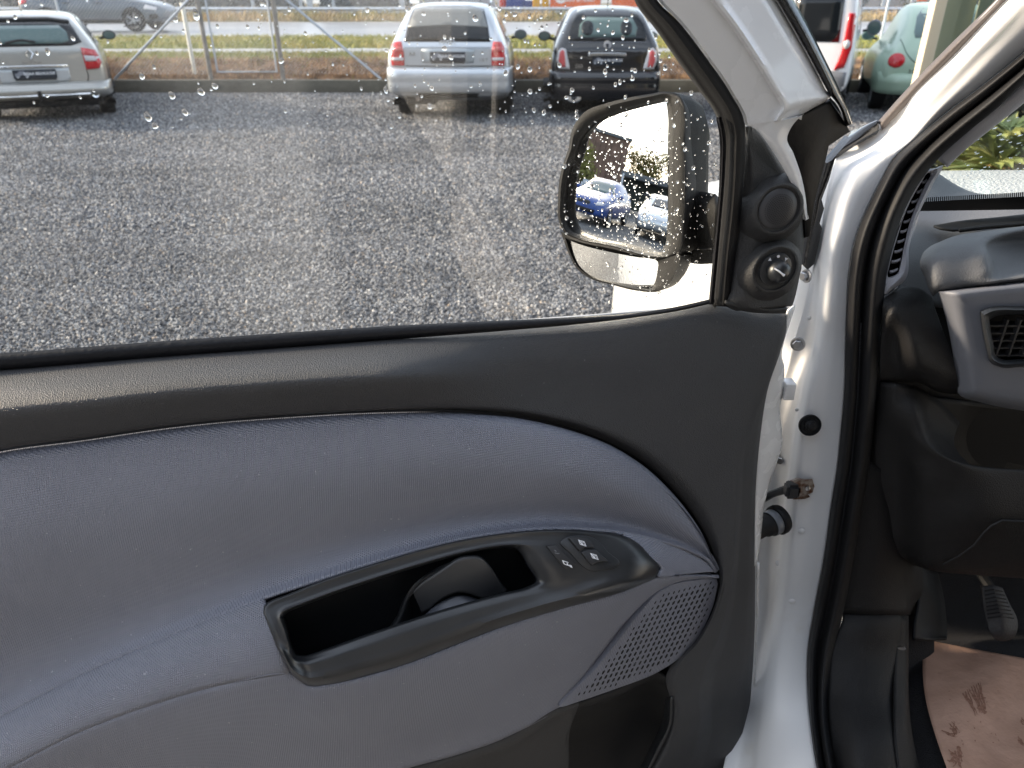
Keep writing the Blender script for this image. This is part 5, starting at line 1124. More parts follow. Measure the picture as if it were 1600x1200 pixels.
class Car:
    def __init__(s, name, label, cat, paint, st, group=None, bare=False):
        s.root = thing(name, label, cat, (0, 0, 0), 0, group); s.rows = []
        g = []
        for (y, zb_, zbelt, zr, wm_, wb, wr) in st:
            h = zbelt-zb_; k = max(0.0, zr-zbelt)
            half = [(0, zb_), (wm_*.80, zb_), (wm_*.955, zb_+.05), (wm_*.99, zb_+h*.28), (wm_, zb_+h*.55), (wm_*.985, zb_+h*.8), (wb, zbelt), (lerp(wb, wr, .5), zbelt+k*.45), (wr*1.02, zbelt+k*.80), (wr*.88, zbelt+k*.96), (wr*.55, zr), (0, zr+.008)]
            g.append([V((x, y, z)) for x, z in half]+[V((-x, y, z)) for x, z in reversed(half[1:-1])])
        bm = bmesh.new(); vs = gridmesh(bm, g, True, flip=False); bm.faces.new(vs[0]); bm.faces.new(list(reversed(vs[-1]))); bmesh.ops.recalc_face_normals(bm, faces=bm.faces)
        s.body = finish('body', bm, paint, s.root, True, 75); m_ = s.body.modifiers.new('sub', 'SUBSURF'); m_.levels = 2; m_.render_levels = 2
        dg = bpy.context.evaluated_depsgraph_get(); dg.update(); s.bv = BVHTree.FromObject(s.body, dg)
    def on(s, a, b, view='rear', off=.004):
        if view == 'rear': o_, d = V((a, -3, b)), V((0, 1, 0))
        elif view == 'front': o_, d = V((a, 9, b)), V((0, -1, 0))
        elif view == 'right': o_, d = V((4, a, b)), V((-1, 0, 0))
        else: o_, d = V((-4, a, b)), V((1, 0, 0))
        h = s.bv.ray_cast(o_, d)
        return (h[0] if h[0] else o_+d*3.1)-d*off
    def decal(s, name, pts, m_, view='rear', off=.006, par=None, smooth=False, th=.02, cuts=3, mirror=False, n=40):
        out_ = []
        for sg in ((1, -1) if mirror else (1,)):
            P = [(a*sg, b) for a, b in pts]
            if smooth: P = c2(P, n, True)
            bm = bmesh.new(); bm.faces.new([bm.verts.new((a, b, 0)) for a, b in P]); bmesh.ops.triangulate(bm, faces=bm.faces[:])
            if cuts: bmesh.ops.subdivide_edges(bm, edges=bm.edges[:], cuts=cuts, use_grid_fill=True)
            for v in bm.verts: v.co = s.on(v.co.x, v.co.y, view, off)
            bmesh.ops.recalc_face_normals(bm, faces=bm.faces)
            d = {'rear': V((0, -1, 0)), 'front': V((0, 1, 0)), 'right': V((1, 0, 0)), 'left': V((-1, 0, 0))}[view]
            bm.normal_update()
            if sum(f.normal.dot(d) for f in bm.faces) < 0: bmesh.ops.reverse_faces(bm, faces=bm.faces)
            o = finish(name, bm, m_, par or s.root, True, 60); md = o.modifiers.new('t', 'SOLIDIFY'); md.thickness = th; md.offset = -1; out_.append(o)
        return out_
    def line(s, name, pts, r, m_, view='rear', off=.002, n=30):
        q = [s.on(a, b, view, off) for a, b in c2(pts, n)]; return tube(name, q, r, m_, s.root, 6)
    def wheel(s, x, y, r, w_, m_=None):
        sg = 1 if x > 0 else -1; c = V((x, y, r))
        t = lathe('wheel', c, (sg, 0, 0), [(r*.55, -w_/2), (r*.9, -w_/2), (r, -w_*.36), (r, w_*.36), (r*.93, w_/2), (r*.72, w_*.52), (r*.68, w_*.40)], M['tyre'], s.root, 28)
        bm = bmesh.new(); M4 = Matrix.Translation(c) @ frame_of((sg, 0, 0)).to_4x4(); lathe_bm(bm, [(r*.70, w_*.42), (r*.66, w_*.48), (r*.62, w_*.40), (r*.60, w_*.1)], M4, 28); lathe_bm(bm, [(0, w_*.44), (r*.14, w_*.44), (r*.16, w_*.3)], M4, 16)
        for k in range(5):
            a = 2*math.pi*k/5; 
            for da in (-.13, .13):
                q = [M4 @ V((math.cos(a)*r*.12, math.sin(a)*r*.12, w_*.40)), M4 @ V((math.cos(a+da)*r*.64, math.sin(a+da)*r*.64, w_*.42))]; tube_bm(bm, q, r*.045, 6)
        finish('rim', bm, M['rim'], t); lathe('wheel_disc', c, (sg, 0, 0), [(0, w_*.05), (r*.66, w_*.05)], M['under'], t, 20)
    def arch(s, y, r, side):
        pts = [(y+r*math.cos(a), .0+r*.93+r*math.sin(a)*1.0) for a in [math.pi*k/14 for k in range(15)]]+[(y-r, .16), (y+r, .16)]
        s.decal('wheel_arch', pts, M['under'], side, .004, cuts=2)
    def plate_(s, z, w_=.52, h=.115, y_off=.012, clip=True, txt='EGAA BILHUS.DK', x0=0):
        p = s.on(x0, z, 'rear', y_off); M4 = Matrix.Translation(p) @ Matrix.Rotation(math.pi/2, 4, 'X')
        pl = boxo('number_plate', p, (w_, .012, h), M['plate'], s.root, .004)
        b2 = boxo('plate_holder', p+V((0, .004, -h*.58)), (w_*.94, .012, h*.22), M['black'], s.root, .003)
        text('plate_lettering', txt, Matrix.Translation((w_*.115, -.010, .006)) @ Matrix.Translation(p) @ Matrix.Rotation(math.pi/2, 4, 'X'), h*.43, M['print'], pl, .001, 'CENTER', .0012)
        bm = bmesh.new()
        car_o = [(-.235, -.03), (-.235, .012), (-.20, .018), (-.18, .043), (-.125, .045), (-.10, .018), (-.072, .008), (-.072, -.03), (-.10, -.03), (-.115, -.010), (-.14, -.005), (-.17, -.010), (-.185, -.03)]
        bm.faces.new([bm.verts.new(p+V((a*w_/.52, -.0085, b))) for a, b in car_o]); o = finish('plate_emblem', bm, M['logogrey'], pl, False); md = o.modifiers.new('t', 'SOLIDIFY'); md.thickness = .002
        for a in (-.208, -.098): lathe('emblem_wheel', p+V((a*w_/.52, -.008, -.028)), (0, -1, 0), [(0, .002), (.014, .002), (.014, 0)], M['print'], pl, 12)
    def mirror(s, x, y, z, m_, glass=True, sz=(.11, .08, .075)):
        sg = 1 if x > 0 else -1; bm = bmesh.new(); bmesh.ops.create_uvsphere(bm, u_segments=16, v_segments=10, radius=1, matrix=Matrix.Translation((x, y, z)) @ Matrix.Diagonal((*sz, 1)))
        for v in bm.verts:
            if v.co.y < y-sz[1]*.35: v.co.y = y-sz[1]*.35
        o = finish('door_mirror', bm, m_, s.root); bm = bmesh.new(); bm.faces.new([bm.verts.new((x+sz[0]*.80*math.cos(a), y-sz[1]*.35-.004, z+sz[2]*.78*math.sin(a))) for a in [2*math.pi*k/18 for k in range(18)]])
        g = finish('mirror_glass', bm, M['carglasslight'], o, False); md = g.modifiers.new('t', 'SOLIDIFY'); md.thickness = .003
        tube('mirror_arm', [V((x-sg*.16, y+.02, z-.05)), V((x-sg*.05, y, z-.03))], .02, M['black'], o, 6)
    def place(s, x, y, rz=0): s.root.location = (x, y, 0); s.root.rotation_euler = (0, 0, R(rz))
def E(cx, cz, rx, rz, n=20, p=2.0): return [(cx+rx*abs(math.cos(a))**(2/p)*(1 if math.cos(a) > 0 else -1), cz+rz*abs(math.sin(a))**(2/p)*(1 if math.sin(a) > 0 else -1)) for a in [2*math.pi*k/n for k in range(n)]]
def handle_strip(c, z, w_, h, off, m_): 
    p = c.on(0, z, 'rear', off); return boxo('handle_strip', p, (w_, .03, h), m_, c.root, .008)
silver = mat('silver_paint', (.60, .63, .66), .28, metal=.55, coat=.7)
warmgrey = mat('warm_silver_paint', (.43, .42, .39), .30, metal=.5, coat=.7)
blackp = mat('black_car_paint', (.010, .010, .012), .15, coat=1.0)
mint = mat('mint_paint', (.34, .46, .35), .32, coat=.35)
greyb = mat('blue_grey_paint', (.10, .12, .145), .3, metal=.3, coat=.4)
bluep = mat('blue_car_paint', (.025, .075, .30), .30, metal=.0, coat=.35)
# --- silver estate in the middle
c = Car('silver_estate_car', 'silver estate car parked tail on in the middle of the kerb row', 'car', silver,
        [(0, .36, .88, .90, .80, .72, .66), (.02, .33, .93, .955, .855, .78, .72), (.12, .30, .95, 1.10, .875, .80, .68), (.30, .27, .955, 1.32, .885, .815, .62), (.48, .22, .955, 1.415, .888, .82, .60), (.9, .20, .95, 1.435, .89, .825, .605), (2.0, .20, .94, 1.44, .89, .825, .61), (2.7, .20, .93, 1.36, .89, .82, .60), (3.4, .20, .90, .95, .885, .80, .60), (4.2, .24, .80, .82, .86, .74, .55), (4.5, .32, .66, .67, .72, .6, .5)])
c.decal('rear_window', [(-.60, .985), (.60, .985), (.565, 1.16), (.50, 1.36), (.3, 1.39), (-.3, 1.39), (-.50, 1.36), (-.565, 1.16)], M['carglass'], off=.008, cuts=4)
sp = c.decal('roof_spoiler', [(-.56, 1.15), (0, 1.172), (.56, 1.15), (.53, 1.225), (.47, 1.36), (.3, 1.395), (-.3, 1.395), (-.47, 1.36), (-.53, 1.225)], mat('spoiler_smoked', (.20, .20, .185), .2, coat=.5), off=.016, cuts=4)
for x, lab in ((1, 0), (-1, 0)):
    P = [(.615*x, .70), (.79*x, .70), (.805*x, .80), (.79*x, .93), (.75*x, .985), (.64*x, .985), (.612*x, .86)]
    t = c.decal('tail_light', P, M['lens'], off=.014, cuts=3)[0]
    c.decal('lens_band', [(.622*x, .765), (.785*x, .765), (.79*x, .80), (.622*x, .80)], M['lensclear'], off=.018, par=t, cuts=2, th=.006); c.decal('lens_band', [(.622*x, .875), (.79*x, .875), (.785*x, .925), (.625*x, .925)], M['lenspink'], off=.018, par=t, cuts=2, th=.006)
c.decal('plate_recess', [(-.36, .735), (.36, .735), (.38, .905), (-.38, .905)], mat('recess_silver', (.42, .45, .47), .35, metal=.4), off=.004)
c.plate_(.81, .50, .115, .018)
c.line('tailgate_gap', [(-.60, .70), (0, .695), (.60, .70)], .006, M['black']); c.line('handle_gap', [(-.60, .915), (0, .918), (.60, .915)], .004, M['logogrey'])
for k in range(4):
    bm = bmesh.new(); cc = c.on(-.075+k*.05, 1.0-.035, 'rear', .006); r_ = [cc+V((math.cos(a)*.032, 0, math.sin(a)*.032)) for a in [2*math.pi*q/20 for q in range(20)]]; tube_bm(bm, r_, .005, 6, closed=True); finish('ring_badge', bm, M['chrome'], c.root)
text('trunk_lettering', 'A4', Matrix.Translation(c.on(-.50, .84, 'rear', .004)) @ Matrix.Rotation(math.pi/2, 4, 'X'), .075, M['chrome'], c.root, .003)
text('trunk_lettering', '1.8 T', Matrix.Translation(c.on(.50, .77, 'rear', .004)) @ Matrix.Rotation(math.pi/2, 4, 'X'), .06, M['chrome'], c.root, .003)
bmp = surf('bumper', [[V((x, y+dy, z)) for x, y in ((-.885, .55), (-.875, .2), (-.83, .0), (-.5, -.05), (0, -.065), (.5, -.05), (.83, .0), (.875, .2), (.885, .55))] for dy, z in ((.04, .665), (-.015, .645), (-.035, .58), (-.02, .50), (-.02, .48), (-.01, .435), (.02, .395), (.06, .385))], silver, c.root, 50, 30, .02, flip=None)
tube('bumper_groove', [V((x, y-.022, .515)) for x, y in ((-.872, .2), (-.83, .0), (-.5, -.053), (0, -.068), (.5, -.053), (.83, .0), (.872, .2))], .005, M['logogrey'], c.root, 6)
c.decal('lower_valance', [(-.80, .30), (.80, .30), (.82, .40), (-.82, .40)], M['under'], off=.012)
for x in (-.755, .755): c.wheel(x, .95, .315, .21); c.wheel(x, 3.55, .315, .21)
tube('exhaust_pipe', [V((-.45, -.02, .30)), V((-.45, .4, .28))], .03, M['rust'], c.root, 10)
boxo('silencer_box', (-.42, .35, .27), (.42, .4, .12), M['under'], c.root, .03); boxo('axle_beam', (0, .95, .30), (1.3, .12, .14), M['under'], c.root, .03)
for sd in ('right', 'left'):
    c.decal('side_window', [(.75, .985), (1.6, .99), (2.9, .97), (2.45, 1.30), (1.6, 1.35), (.95, 1.33), (.62, 1.18)], M['carglass'], sd, .006)
    c.arch(.95, .36, sd); c.arch(3.55, .36, sd)
    c.line('door_gap', [(1.25, .30), (1.25, .7), (1.4, .95)], .004, M['black'], sd); c.line('door_gap', [(2.2, .25), (2.2, .9)], .004, M['black'], sd)
    xx = .88 if sd == 'right' else -.88; tube('roof_rail', [V((xx*.66, .7, 1.42)), V((xx*.66, .9, 1.47)), V((xx*.67, 2.2, 1.475)), V((xx*.68, 2.5, 1.40))], .014, M['chrome'], c.root, 8)
c.mirror(1.0, 2.75, .98, M['logogrey']); c.mirror(-1.0, 2.75, .98, M['logogrey'])
c.place(-.86, 10.75, -1); c.root.scale = (.955, .955, 1.035)
# --- small black hatchback
c = Car('black_hatchback', 'small round black hatchback parked right of the silver estate car', 'car', blackp,
        [(0, .36, .86, .88, .74, .66, .58), (.03, .32, .93, .97, .79, .72, .62), (.14, .28, .98, 1.16, .805, .745, .60), (.30, .25, 1.0, 1.36, .812, .755, .56), (.50, .22, 1.0, 1.455, .815, .76, .55), (.9, .20, .99, 1.485, .815, .765, .565), (1.6, .20, .97, 1.485, .815, .765, .57), (2.1, .20, .95, 1.36, .815, .76, .56), (2.7, .20, .93, 1.0, .81, .74, .55), (3.2, .22, .82, .86, .79, .68, .5), (3.5, .34, .62, .64, .62, .5, .4)])
c.decal('rear_window', [(-.545, 1.03), (.545, 1.03), (.56, 1.10), (.52, 1.27), (.45, 1.385), (.30, 1.42), (-.30, 1.42), (-.45, 1.385), (-.52, 1.27), (-.56, 1.10)], M['carglass'], off=.008, cuts=4)
c.decal('window_view', [(-.42, 1.085), (.40, 1.085), (.43, 1.2), (.36, 1.33), (-.30, 1.34), (-.40, 1.24)], M['carglasslight'], off=.010, cuts=3, th=.006)
for x in (-.29, .27): c.decal('headrest', E(x, 1.20, .085, .095, 16, 2.4), M['carglass'], off=.013, cuts=1, th=.004)
c.decal('roof_edge', [(-.44, 1.40), (-.30, 1.43), (0, 1.44), (.30, 1.43), (.44, 1.40), (.42, 1.44), (.28, 1.475), (-.28, 1.475), (-.42, 1.44)], mat('roof_paint_light', (.36, .40, .40), .2, coat=.6), off=.010)
c.line('rear_wiper', [(-.20, 1.045), (-.05, 1.06), (.06, 1.05)], .014, M['black'], off=.02)
for x in (1, -1):
    t = c.decal('tail_light', [(.53*x, .66), (.69*x, .665), (.725*x, .78), (.71*x, .90), (.66*x, .945), (.60*x, .93), (.565*x, .80)], M['lensclear'], off=.016, cuts=3)[0]
    c.decal('red_lens', [(.595*x, .69), (.675*x, .69), (.70*x, .78), (.685*x, .89), (.65*x, .92), (.615*x, .90)], M['lenspink'], off=.021, par=t, cuts=2, th=.008)
lathe('round_badge', c.on(.0, .985, 'rear', .0), (0, -1, 0), [(0, .014), (.04, .014), (.043, .018), (.052, .018), (.055, .0)], M['lensclear'], c.root, 24)
c.decal('badge_centre', E(0, .985, .025, .028, 14), M['plate'], off=.022, cuts=0, th=.003)
hs = surf('chrome_handle', [[V((x, c.on(x, .86, 'rear', 0).y-.03+abs(x)*.02, z0-abs(x)**2*.12)) for x in (-.27, -.14, 0, .14, .27)] for z0 in (.885, .87, .845)], M['chrome'], c.root, 30, 8, .03)
c.plate_(.775, .42, .11, .016, txt='EGAA BILHUS.DK'); text('model_number', '500', Matrix.Translation(c.on(-.40, .70, 'rear', .004)) @ Matrix.Rotation(math.pi/2, 4, 'X'), .075, M['chrome'], c.root, .003)
c.line('tailgate_gap', [(-.62, .64), (0, .63), (.62, .64)], .006, M['under']); c.line('window_gap', [(-.56, 1.018), (0, 1.022), (.56, 1.018)], .005, M['logogrey'])
surf('bumper', [[V((x, y+dy, z)) for x, y in ((-.81, .5), (-.80, .2), (-.74, .0), (-.4, -.05), (0, -.06), (.4, -.05), (.74, .0), (.80, .2), (.81, .5))] for dy, z in ((.03, .62), (-.02, .60), (-.045, .54), (-.03, .47), (-.035, .43), (-.02, .33), (.02, .27), (.06, .25))], blackp, c.root, 50, 30, .02)
tube('bumper_bead', [V((x, y-.035, .445)) for x, y in ((-.74, .0), (-.4, -.05), (0, -.06), (.4, -.05), (.74, .0))], .010, M['logogrey'], c.root, 6)
lathe('exhaust_tip', (-.46, -.07, .27), (0, -1, 0), [(.02, -.06), (.034, -.03), (.036, .0), (.075, .004), (.085, .0), (.085, -.1)], M['chrome'], c.root, 24, sx=1.25, sy=.75)
for x in (-.70, .70): c.wheel(x, .68, .29, .19); c.wheel(x, 2.98, .29, .19)
boxo('axle_beam', (0, .68, .27), (1.2, .12, .12), M['under'], c.root, .03)
for sd in ('right', 'left'):
    c.decal('side_window', [(.75, 1.03), (1.4, 1.02), (2.3, 1.0), (1.95, 1.32), (1.3, 1.40), (.85, 1.36)], M['carglass'], sd, .006); c.arch(.68, .33, sd); c.arch(2.98, .33, sd)
tube('roof_aerial', [V((.05, 1.0, 1.48)), V((.05, .85, 1.75))], .006, M['black'], c.root, 6)
c.mirror(-.90, 2.1, 1.02, M['black']); c.mirror(.90, 2.1, 1.02, M['logogrey'])
c.place(1.335, 11.3, -2); c.root.scale = (.97,)*3
# --- warm silver estate at the left edge
c = Car('grey_estate_car', 'warm grey estate car at the left edge with a tow bar', 'car', warmgrey,
        [(0, .38, .90, .92, .80, .72, .64), (.03, .34, .97, 1.01, .86, .78, .68), (.14, .30, .99, 1.15, .88, .80, .66), (.30, .27, 1.0, 1.30, .888, .81, .62), (.48, .24, 1.0, 1.385, .89, .815, .60), (1.0, .22, .99, 1.42, .89, .82, .61), (2.0, .20, .97, 1.43, .89, .82, .62), (2.8, .20, .95, 1.32, .89, .82, .61), (3.5, .20, .92, .97, .885, .80, .60), (4.2, .24, .82, .84, .86, .74, .55), (4.6, .34, .66, .67, .70, .6, .5)])
c.decal('rear_window', [(-.52, 1.0), (.52, 1.0), (.66, 1.04), (.60, 1.20), (.55, 1.29), (.3, 1.325), (-.3, 1.325), (-.55, 1.29), (-.60, 1.20), (-.66, 1.04)], M['carglass'], off=.008, cuts=4)
c.decal('window_view', [(-.46, 1.035), (.40, 1.03), (.51, 1.06), (.50, 1.17), (.42, 1.25), (-.42, 1.25), (-.50, 1.17)], M['carglasslight'], off=.011, cuts=3, th=.006)
c.decal('roof_spoiler', [(-.56, 1.295), (-.3, 1.33), (.3, 1.33), (.56, 1.295), (.55, 1.315), (.3, 1.352), (-.3, 1.352), (-.55, 1.315)], M['black'], off=.03)
c.line('rear_wiper', [(-.25, 1.045), (-.05, 1.075), (.10, 1.05)], .016, M['black'], off=.02); tube('roof_aerial', [V((-.02, .7, 1.41)), V((-.03, .62, 1.66))], .006, M['black'], c.root, 6)
for x in (1, -1):
    t = c.decal('tail_light', [(.635*x, .69), (.80*x, .70), (.85*x, .78), (.835*x, .86), (.80*x, .94), (.63*x, .975)], M['lens'], off=.016, cuts=3)[0]
    c.decal('lens_band', [(.65*x, .80), (.845*x, .80), (.835*x, .855), (.645*x, .875)], M['lensclear'], off=.020, par=t, cuts=2, th=.006); c.decal('lens_band', [(.645*x, .88), (.825*x, .865), (.80*x, .925), (.643*x, .96)], M['lenspink'], off=.020, par=t, cuts=2, th=.006)
bm = bmesh.new(); p = c.on(0, .905, 'rear', .006); tube_bm(bm, [p+V((-.045, 0, 0)), p+V((0, 0, .062)), p+V((.045, 0, 0)), p+V((0, 0, -.062))], .011, 6, closed=True); finish('diamond_badge', bm, M['chrome'], c.root)
text('trunk_lettering', 'LAGUNA', Matrix.Translation(c.on(0, .80, 'rear', .004)) @ Matrix.Rotation(math.pi/2, 4, 'X'), .055, M['chrome'], c.root, .003)
c.decal('chrome_strip', [(-.42, .735), (.42, .735), (.42, .765), (-.42, .765)], M['chrome'], off=.02); c.decal('plate_recess', [(-.40, .53), (.35, .53), (.42, .58), (.42, .73), (-.42, .73), (-.42, .58)], mat('recess_light', (.52, .54, .55), .35, metal=.4), off=.006)
c.plate_(.655, .52, .115, .016); c.line('tailgate_gap', [(-.60, .52), (-.3, .50), (.3, .50), (.60, .52), (.64, .6), (.635, .7)], .006, M['black'])
surf('bumper', [[V((x, y+dy, z)) for x, y in ((-.89, .5), (-.88, .2), (-.83, .0), (-.5, -.06), (0, -.075), (.5, -.06), (.83, .0), (.88, .2), (.89, .5))] for dy, z in ((.06, .525), (.01, .505), (-.02, .47), (-.03, .44), (-.02, .41), (.03, .375), (.06, .37))], warmgrey, c.root, 50, 30, .02)
for a, b in ((-.62, -.03), (.03, .62)): tube('chrome_bead', [V((a, -.10+abs(a)*.03, .385)), V((b, -.10+abs(b)*.03, .385))], .016, M['chrome'], c.root, 8)
lathe('exhaust_tip', (.68, -.05, .375), (0, -1, 0), [(.02, -.03), (.03, .0), (.048, .006), (.052, 0), (.052, -.08)], M['chrome'], c.root, 20)
tube('tow_bar', [V((0, .1, .36)), V((0, -.10, .33)), V((0, -.14, .40)), V((0, -.14, .45))], .022, M['black'], c.root, 8)
for x in (-.77, .77): c.wheel(x, .98, .32, .21); c.wheel(x, 3.7, .32, .21)
boxo('axle_beam', (0, .98, .30), (1.3, .12, .14), M['under'], c.root, .03); boxo('valance', (0, .25, .27), (1.5, .3, .12), M['under'], c.root, .03)
for sd in ('right', 'left'):
    c.decal('side_window', [(.8, 1.03), (1.6, 1.03), (2.9, 1.0), (2.45, 1.30), (1.6, 1.34), (.95, 1.31), (.65, 1.17)], M['carglass'], sd, .006); c.arch(.98, .37, sd); c.arch(3.7, .37, sd)
c.mirror(1.0, 2.85, 1.03, M['black'])
c.place(PY(72, 178, 10.6).x, 10.6, 26); c.root.scale = (.97,)*3
# --- white van in the row
c = Car('white_panel_van', 'white panel van in the kerb row seen behind the door frame', 'van', mat('row_white_paint', (.80, .80, .80), .25, coat=.6),
        [(0, .42, 1.0, 1.72, .84, .83, .76), (.03, .38, 1.0, 1.80, .90, .89, .80), (.2, .34, 1.0, 1.84, .915, .905, .82), (1.5, .30, 1.0, 1.86, .92, .91, .83), (2.8, .28, 1.0, 1.84, .92, .90, .80), (3.3, .28, 1.0, 1.45, .92, .89, .74), (3.7, .28, .98, 1.10, .91, .86, .70), (4.2, .34, .82, .84, .80, .7, .6)])
c.decal('rear_window', [(.08, 1.02), (.70, 1.02), (.67, 1.60), (.08, 1.60)], M['carglass'], off=.008, mirror=True)
for x in (1, -1):
    t = c.decal('tail_light', [(.70*x, .68), (.82*x, .72), (.865*x, .95), (.86*x, 1.30), (.83*x, 1.36), (.76*x, 1.36), (.755*x, .95)], M['lens'], off=.018, cuts=3)[0]
    c.decal('reverse_lens', E(.80*x, .995, .04, .055, 14), M['lensclear'], off=.024, par=t, cuts=0, th=.006)
c.line('door_gap', [(0, .5), (0, 1.7)], .006, M['black']); c.decal('bumper', [(-.86, .36), (.86, .36), (.86, .66), (.70, .67), (-.70, .67), (-.86, .66)], mat('bumper_grey', (.16, .165, .175), .6), off=.05, th=.06)
for x in (-.78, .78): c.wheel(x, .85, .32, .2); c.wheel(x, 3.3, .32, .2)
c.decal('side_window', [(2.2, 1.05), (3.1, 1.05), (2.75, 1.5), (2.2, 1.5)], M['carglass'], 'right', .006); c.arch(.85, .36, 'left'); c.arch(.85, .36, 'right')
c.mirror(1.08, 2.9, 1.12, M['logogrey'], sz=(.11, .09, .12))
c.place(PY(1206, 178, 10.9).x, 10.9, -24)
# --- mint beetle-shaped car
c = Car('mint_green_car', 'pale mint green round backed car parked farthest right by the kerb', 'car', mint,
        [(0, .34, .66, .68, .72, .62, .45), (.04, .30, .78, .82, .78, .68, .50), (.16, .28, .86, .96, .815, .72, .50), (.38, .26, .90, 1.13, .84, .73, .51), (.68, .24, .93, 1.32, .855, .72, .54), (1.1, .22, .95, 1.47, .86, .71, .56), (1.7, .20, .95, 1.50, .86, .71, .57), (2.3, .20, .93, 1.38, .86, .71, .56), (2.9, .20, .90, 1.02, .86, .70, .54), (3.6, .24, .80, .82, .82, .62, .48), (4.0, .34, .60, .62, .66, .5, .4)])
c.decal('rear_window', [(-.44, 1.03), (.44, 1.03), (.46, 1.10), (.43, 1.30), (.35, 1.40), (-.35, 1.40), (-.43, 1.30), (-.46, 1.10)], M['carglasslight'], off=.008, cuts=4)
for x in (1, -1):
    # bulging rear wings
    bm = bmesh.new(); bmesh.ops.create_uvsphere(bm, u_segments=24, v_segments=16, radius=1, matrix=Matrix.Translation((.66*x, .72, .52)) @ Matrix.Diagonal((.235, .66, .43, 1)))
    for v in bm.verts: v.co.z = max(v.co.z, .27)
    finish('rear_wing', bm, mint, c.root)
    cc = V((.655*x, c.on(.655, .745, 'rear', 0).y-.004, .745)); ax_ = V((.20*x, -1, .35)); lathe('tail_light', cc, ax_, [(0, .035), (.06, .028), (.095, .010), (.105, -.02), (.105, -.06)], M['lens'], c.root, 24, sx=1.15)
    lathe('fog_light', (.52*x, .02, .40), (0, -1, 0), [(0, .03), (.04, .025), (.045, 0)], M['lens'], c.root, 16)
c.line('boot_gap', [(-.62, 1.0), (-.52, .82), (-.36, .70), (0, .68), (.36, .70), (.52, .82), (.62, 1.0)], .007, mat('mint_gap', (.08, .13, .10), .6))
surf('bumper', [[V((x, y+dy, z)) for x, y in ((-.84, .45), (-.80, .15), (-.66, .0), (-.35, -.05), (0, -.06), (.35, -.05), (.66, .0), (.80, .15), (.84, .45))] for dy, z in ((.05, .56), (0, .53), (-.03, .47), (-.02, .40), (.0, .34), (.04, .30))], mint, c.root, 50, 24, .02)
c.plate_(.63, .50, .115, .03); text('trunk_lettering', '2.0', Matrix.Translation(c.on(-.42, .60, 'rear', .006)) @ Matrix.Rotation(math.pi/2, 4, 'X'), .07, M['chrome'], c.root, .003)
for x in (-.74, .74): c.wheel(x, .75, .31, .21); c.wheel(x, 3.25, .31, .21)
boxo('valance', (0, .3, .29), (1.1, .3, .1), M['under'], c.root, .03); boxo('axle_beam', (0, .75, .30), (1.3, .12, .12), M['under'], c.root, .03)
c.mirror(-.92, 2.45, .98, mint)
c.place(PY(1458, 174, 11.3).x, 11.3, -19); c.root.scale = (.96, .96, 1.0)
# --- grey car driving past on the road (side on)
c = Car('grey_car_on_road', 'blue grey car driving past on the road behind the fence', 'car', greyb,
        [(0, .40, .86, .88, .72, .66, .55), (.05, .34, .92, .96, .82, .76, .62), (.35, .28, .96, 1.15, .87, .80, .62), (.9, .24, .96, 1.40, .89, .81, .60), (1.6, .22, .95, 1.46, .89, .82, .61), (2.3, .22, .94, 1.43, .89, .82, .61), (2.9, .22, .93, 1.20, .89, .82, .60), (3.4, .22, .92, .97, .885, .80, .60), (4.2, .24, .82, .85, .86, .74, .55), (4.55, .34, .62, .66, .70, .6, .5)])
c.decal('side_window', [(.75, .98), (1.7, .98), (3.1, .97), (2.6, 1.28), (1.7, 1.38), (1.0, 1.33)], M['carglass'], 'right', .006)
for y in (.92, 3.62): c.arch(y, .37, 'right'); c.wheel(.80, y, .33, .21); c.wheel(-.80, y, .33, .21)
c.decal('sill_strip', [(.45, .23), (4.2, .23), (4.2, .36), (.45, .36)], M['black'], 'right', .008)
c.decal('tail_light', [(.04, .78), (.30, .80), (.34, .90), (.06, .92)], M['lens'], 'right', .012); c.decal('headlight', [(4.0, .66), (4.35, .62), (4.36, .70), (4.05, .78)], M['lensclear'], 'right', .012)
for a in (1.35, 2.45): c.line('door_gap', [(a, .3), (a, .92)], .005, M['black'], 'right')
for a in (1.7, 2.75): c.decal('door_handle', [(a-.22, .80), (a, .80), (a, .83), (a-.22, .83)], M['black'], 'right', .02)
c.decal('front_intake', [(4.10, .36), (4.40, .38), (4.36, .52), (4.15, .50)], M['black'], 'right', .012)
xr_ = PY(58, 40, 27).x
c.root.location = (xr_, 27, .62); c.root.rotation_euler = (0, 0, R(-90))
# ------------------------------------------------------------------ glazed porch and planting right of the van
sh_ = thing('glazed_front', 'glazed shop front with a cream corner post and cream blind beside the van', 'shop front', (3.0, 5.2, 0)); ps = []
cream = mat('cream_frame', (.66, .56, .40), .5, bump=[('noise', 80, .001)]); blind = mat('cream_blind', (.66, .62, .46), .8, bump=[('noise', 200, .001)])
xp = PY(1452, 65, 5.2).x
ps.append(boxo('corner_post', (xp, 5.2, 1.4), (.075, .075, 2.8), cream, None, .006)); ps.append(boxo('sill_rail', (xp+2.2, 5.2, .10), (4.3, .07, .2), cream, None, .006)); ps.append(boxo('head_rail', (xp+2.2, 5.2, 2.75), (4.3, .07, .1), cream, None, .006))
ps.append(boxo('glass_pane', (xp+2.2, 5.2, 1.45), (4.3, .010, 2.5), M['shopglass']))
for k in range(3): ps.append(boxo('blind_slat', (xp+.20+k*.115, 5.42+.02*(k % 2), 1.45), (.112, .006, 2.4), blind, None, 0, Matrix.Rotation(.12*(k-1), 3, 'Z')))
dark = mat('shop_interior', (.045, .055, .05), .9)
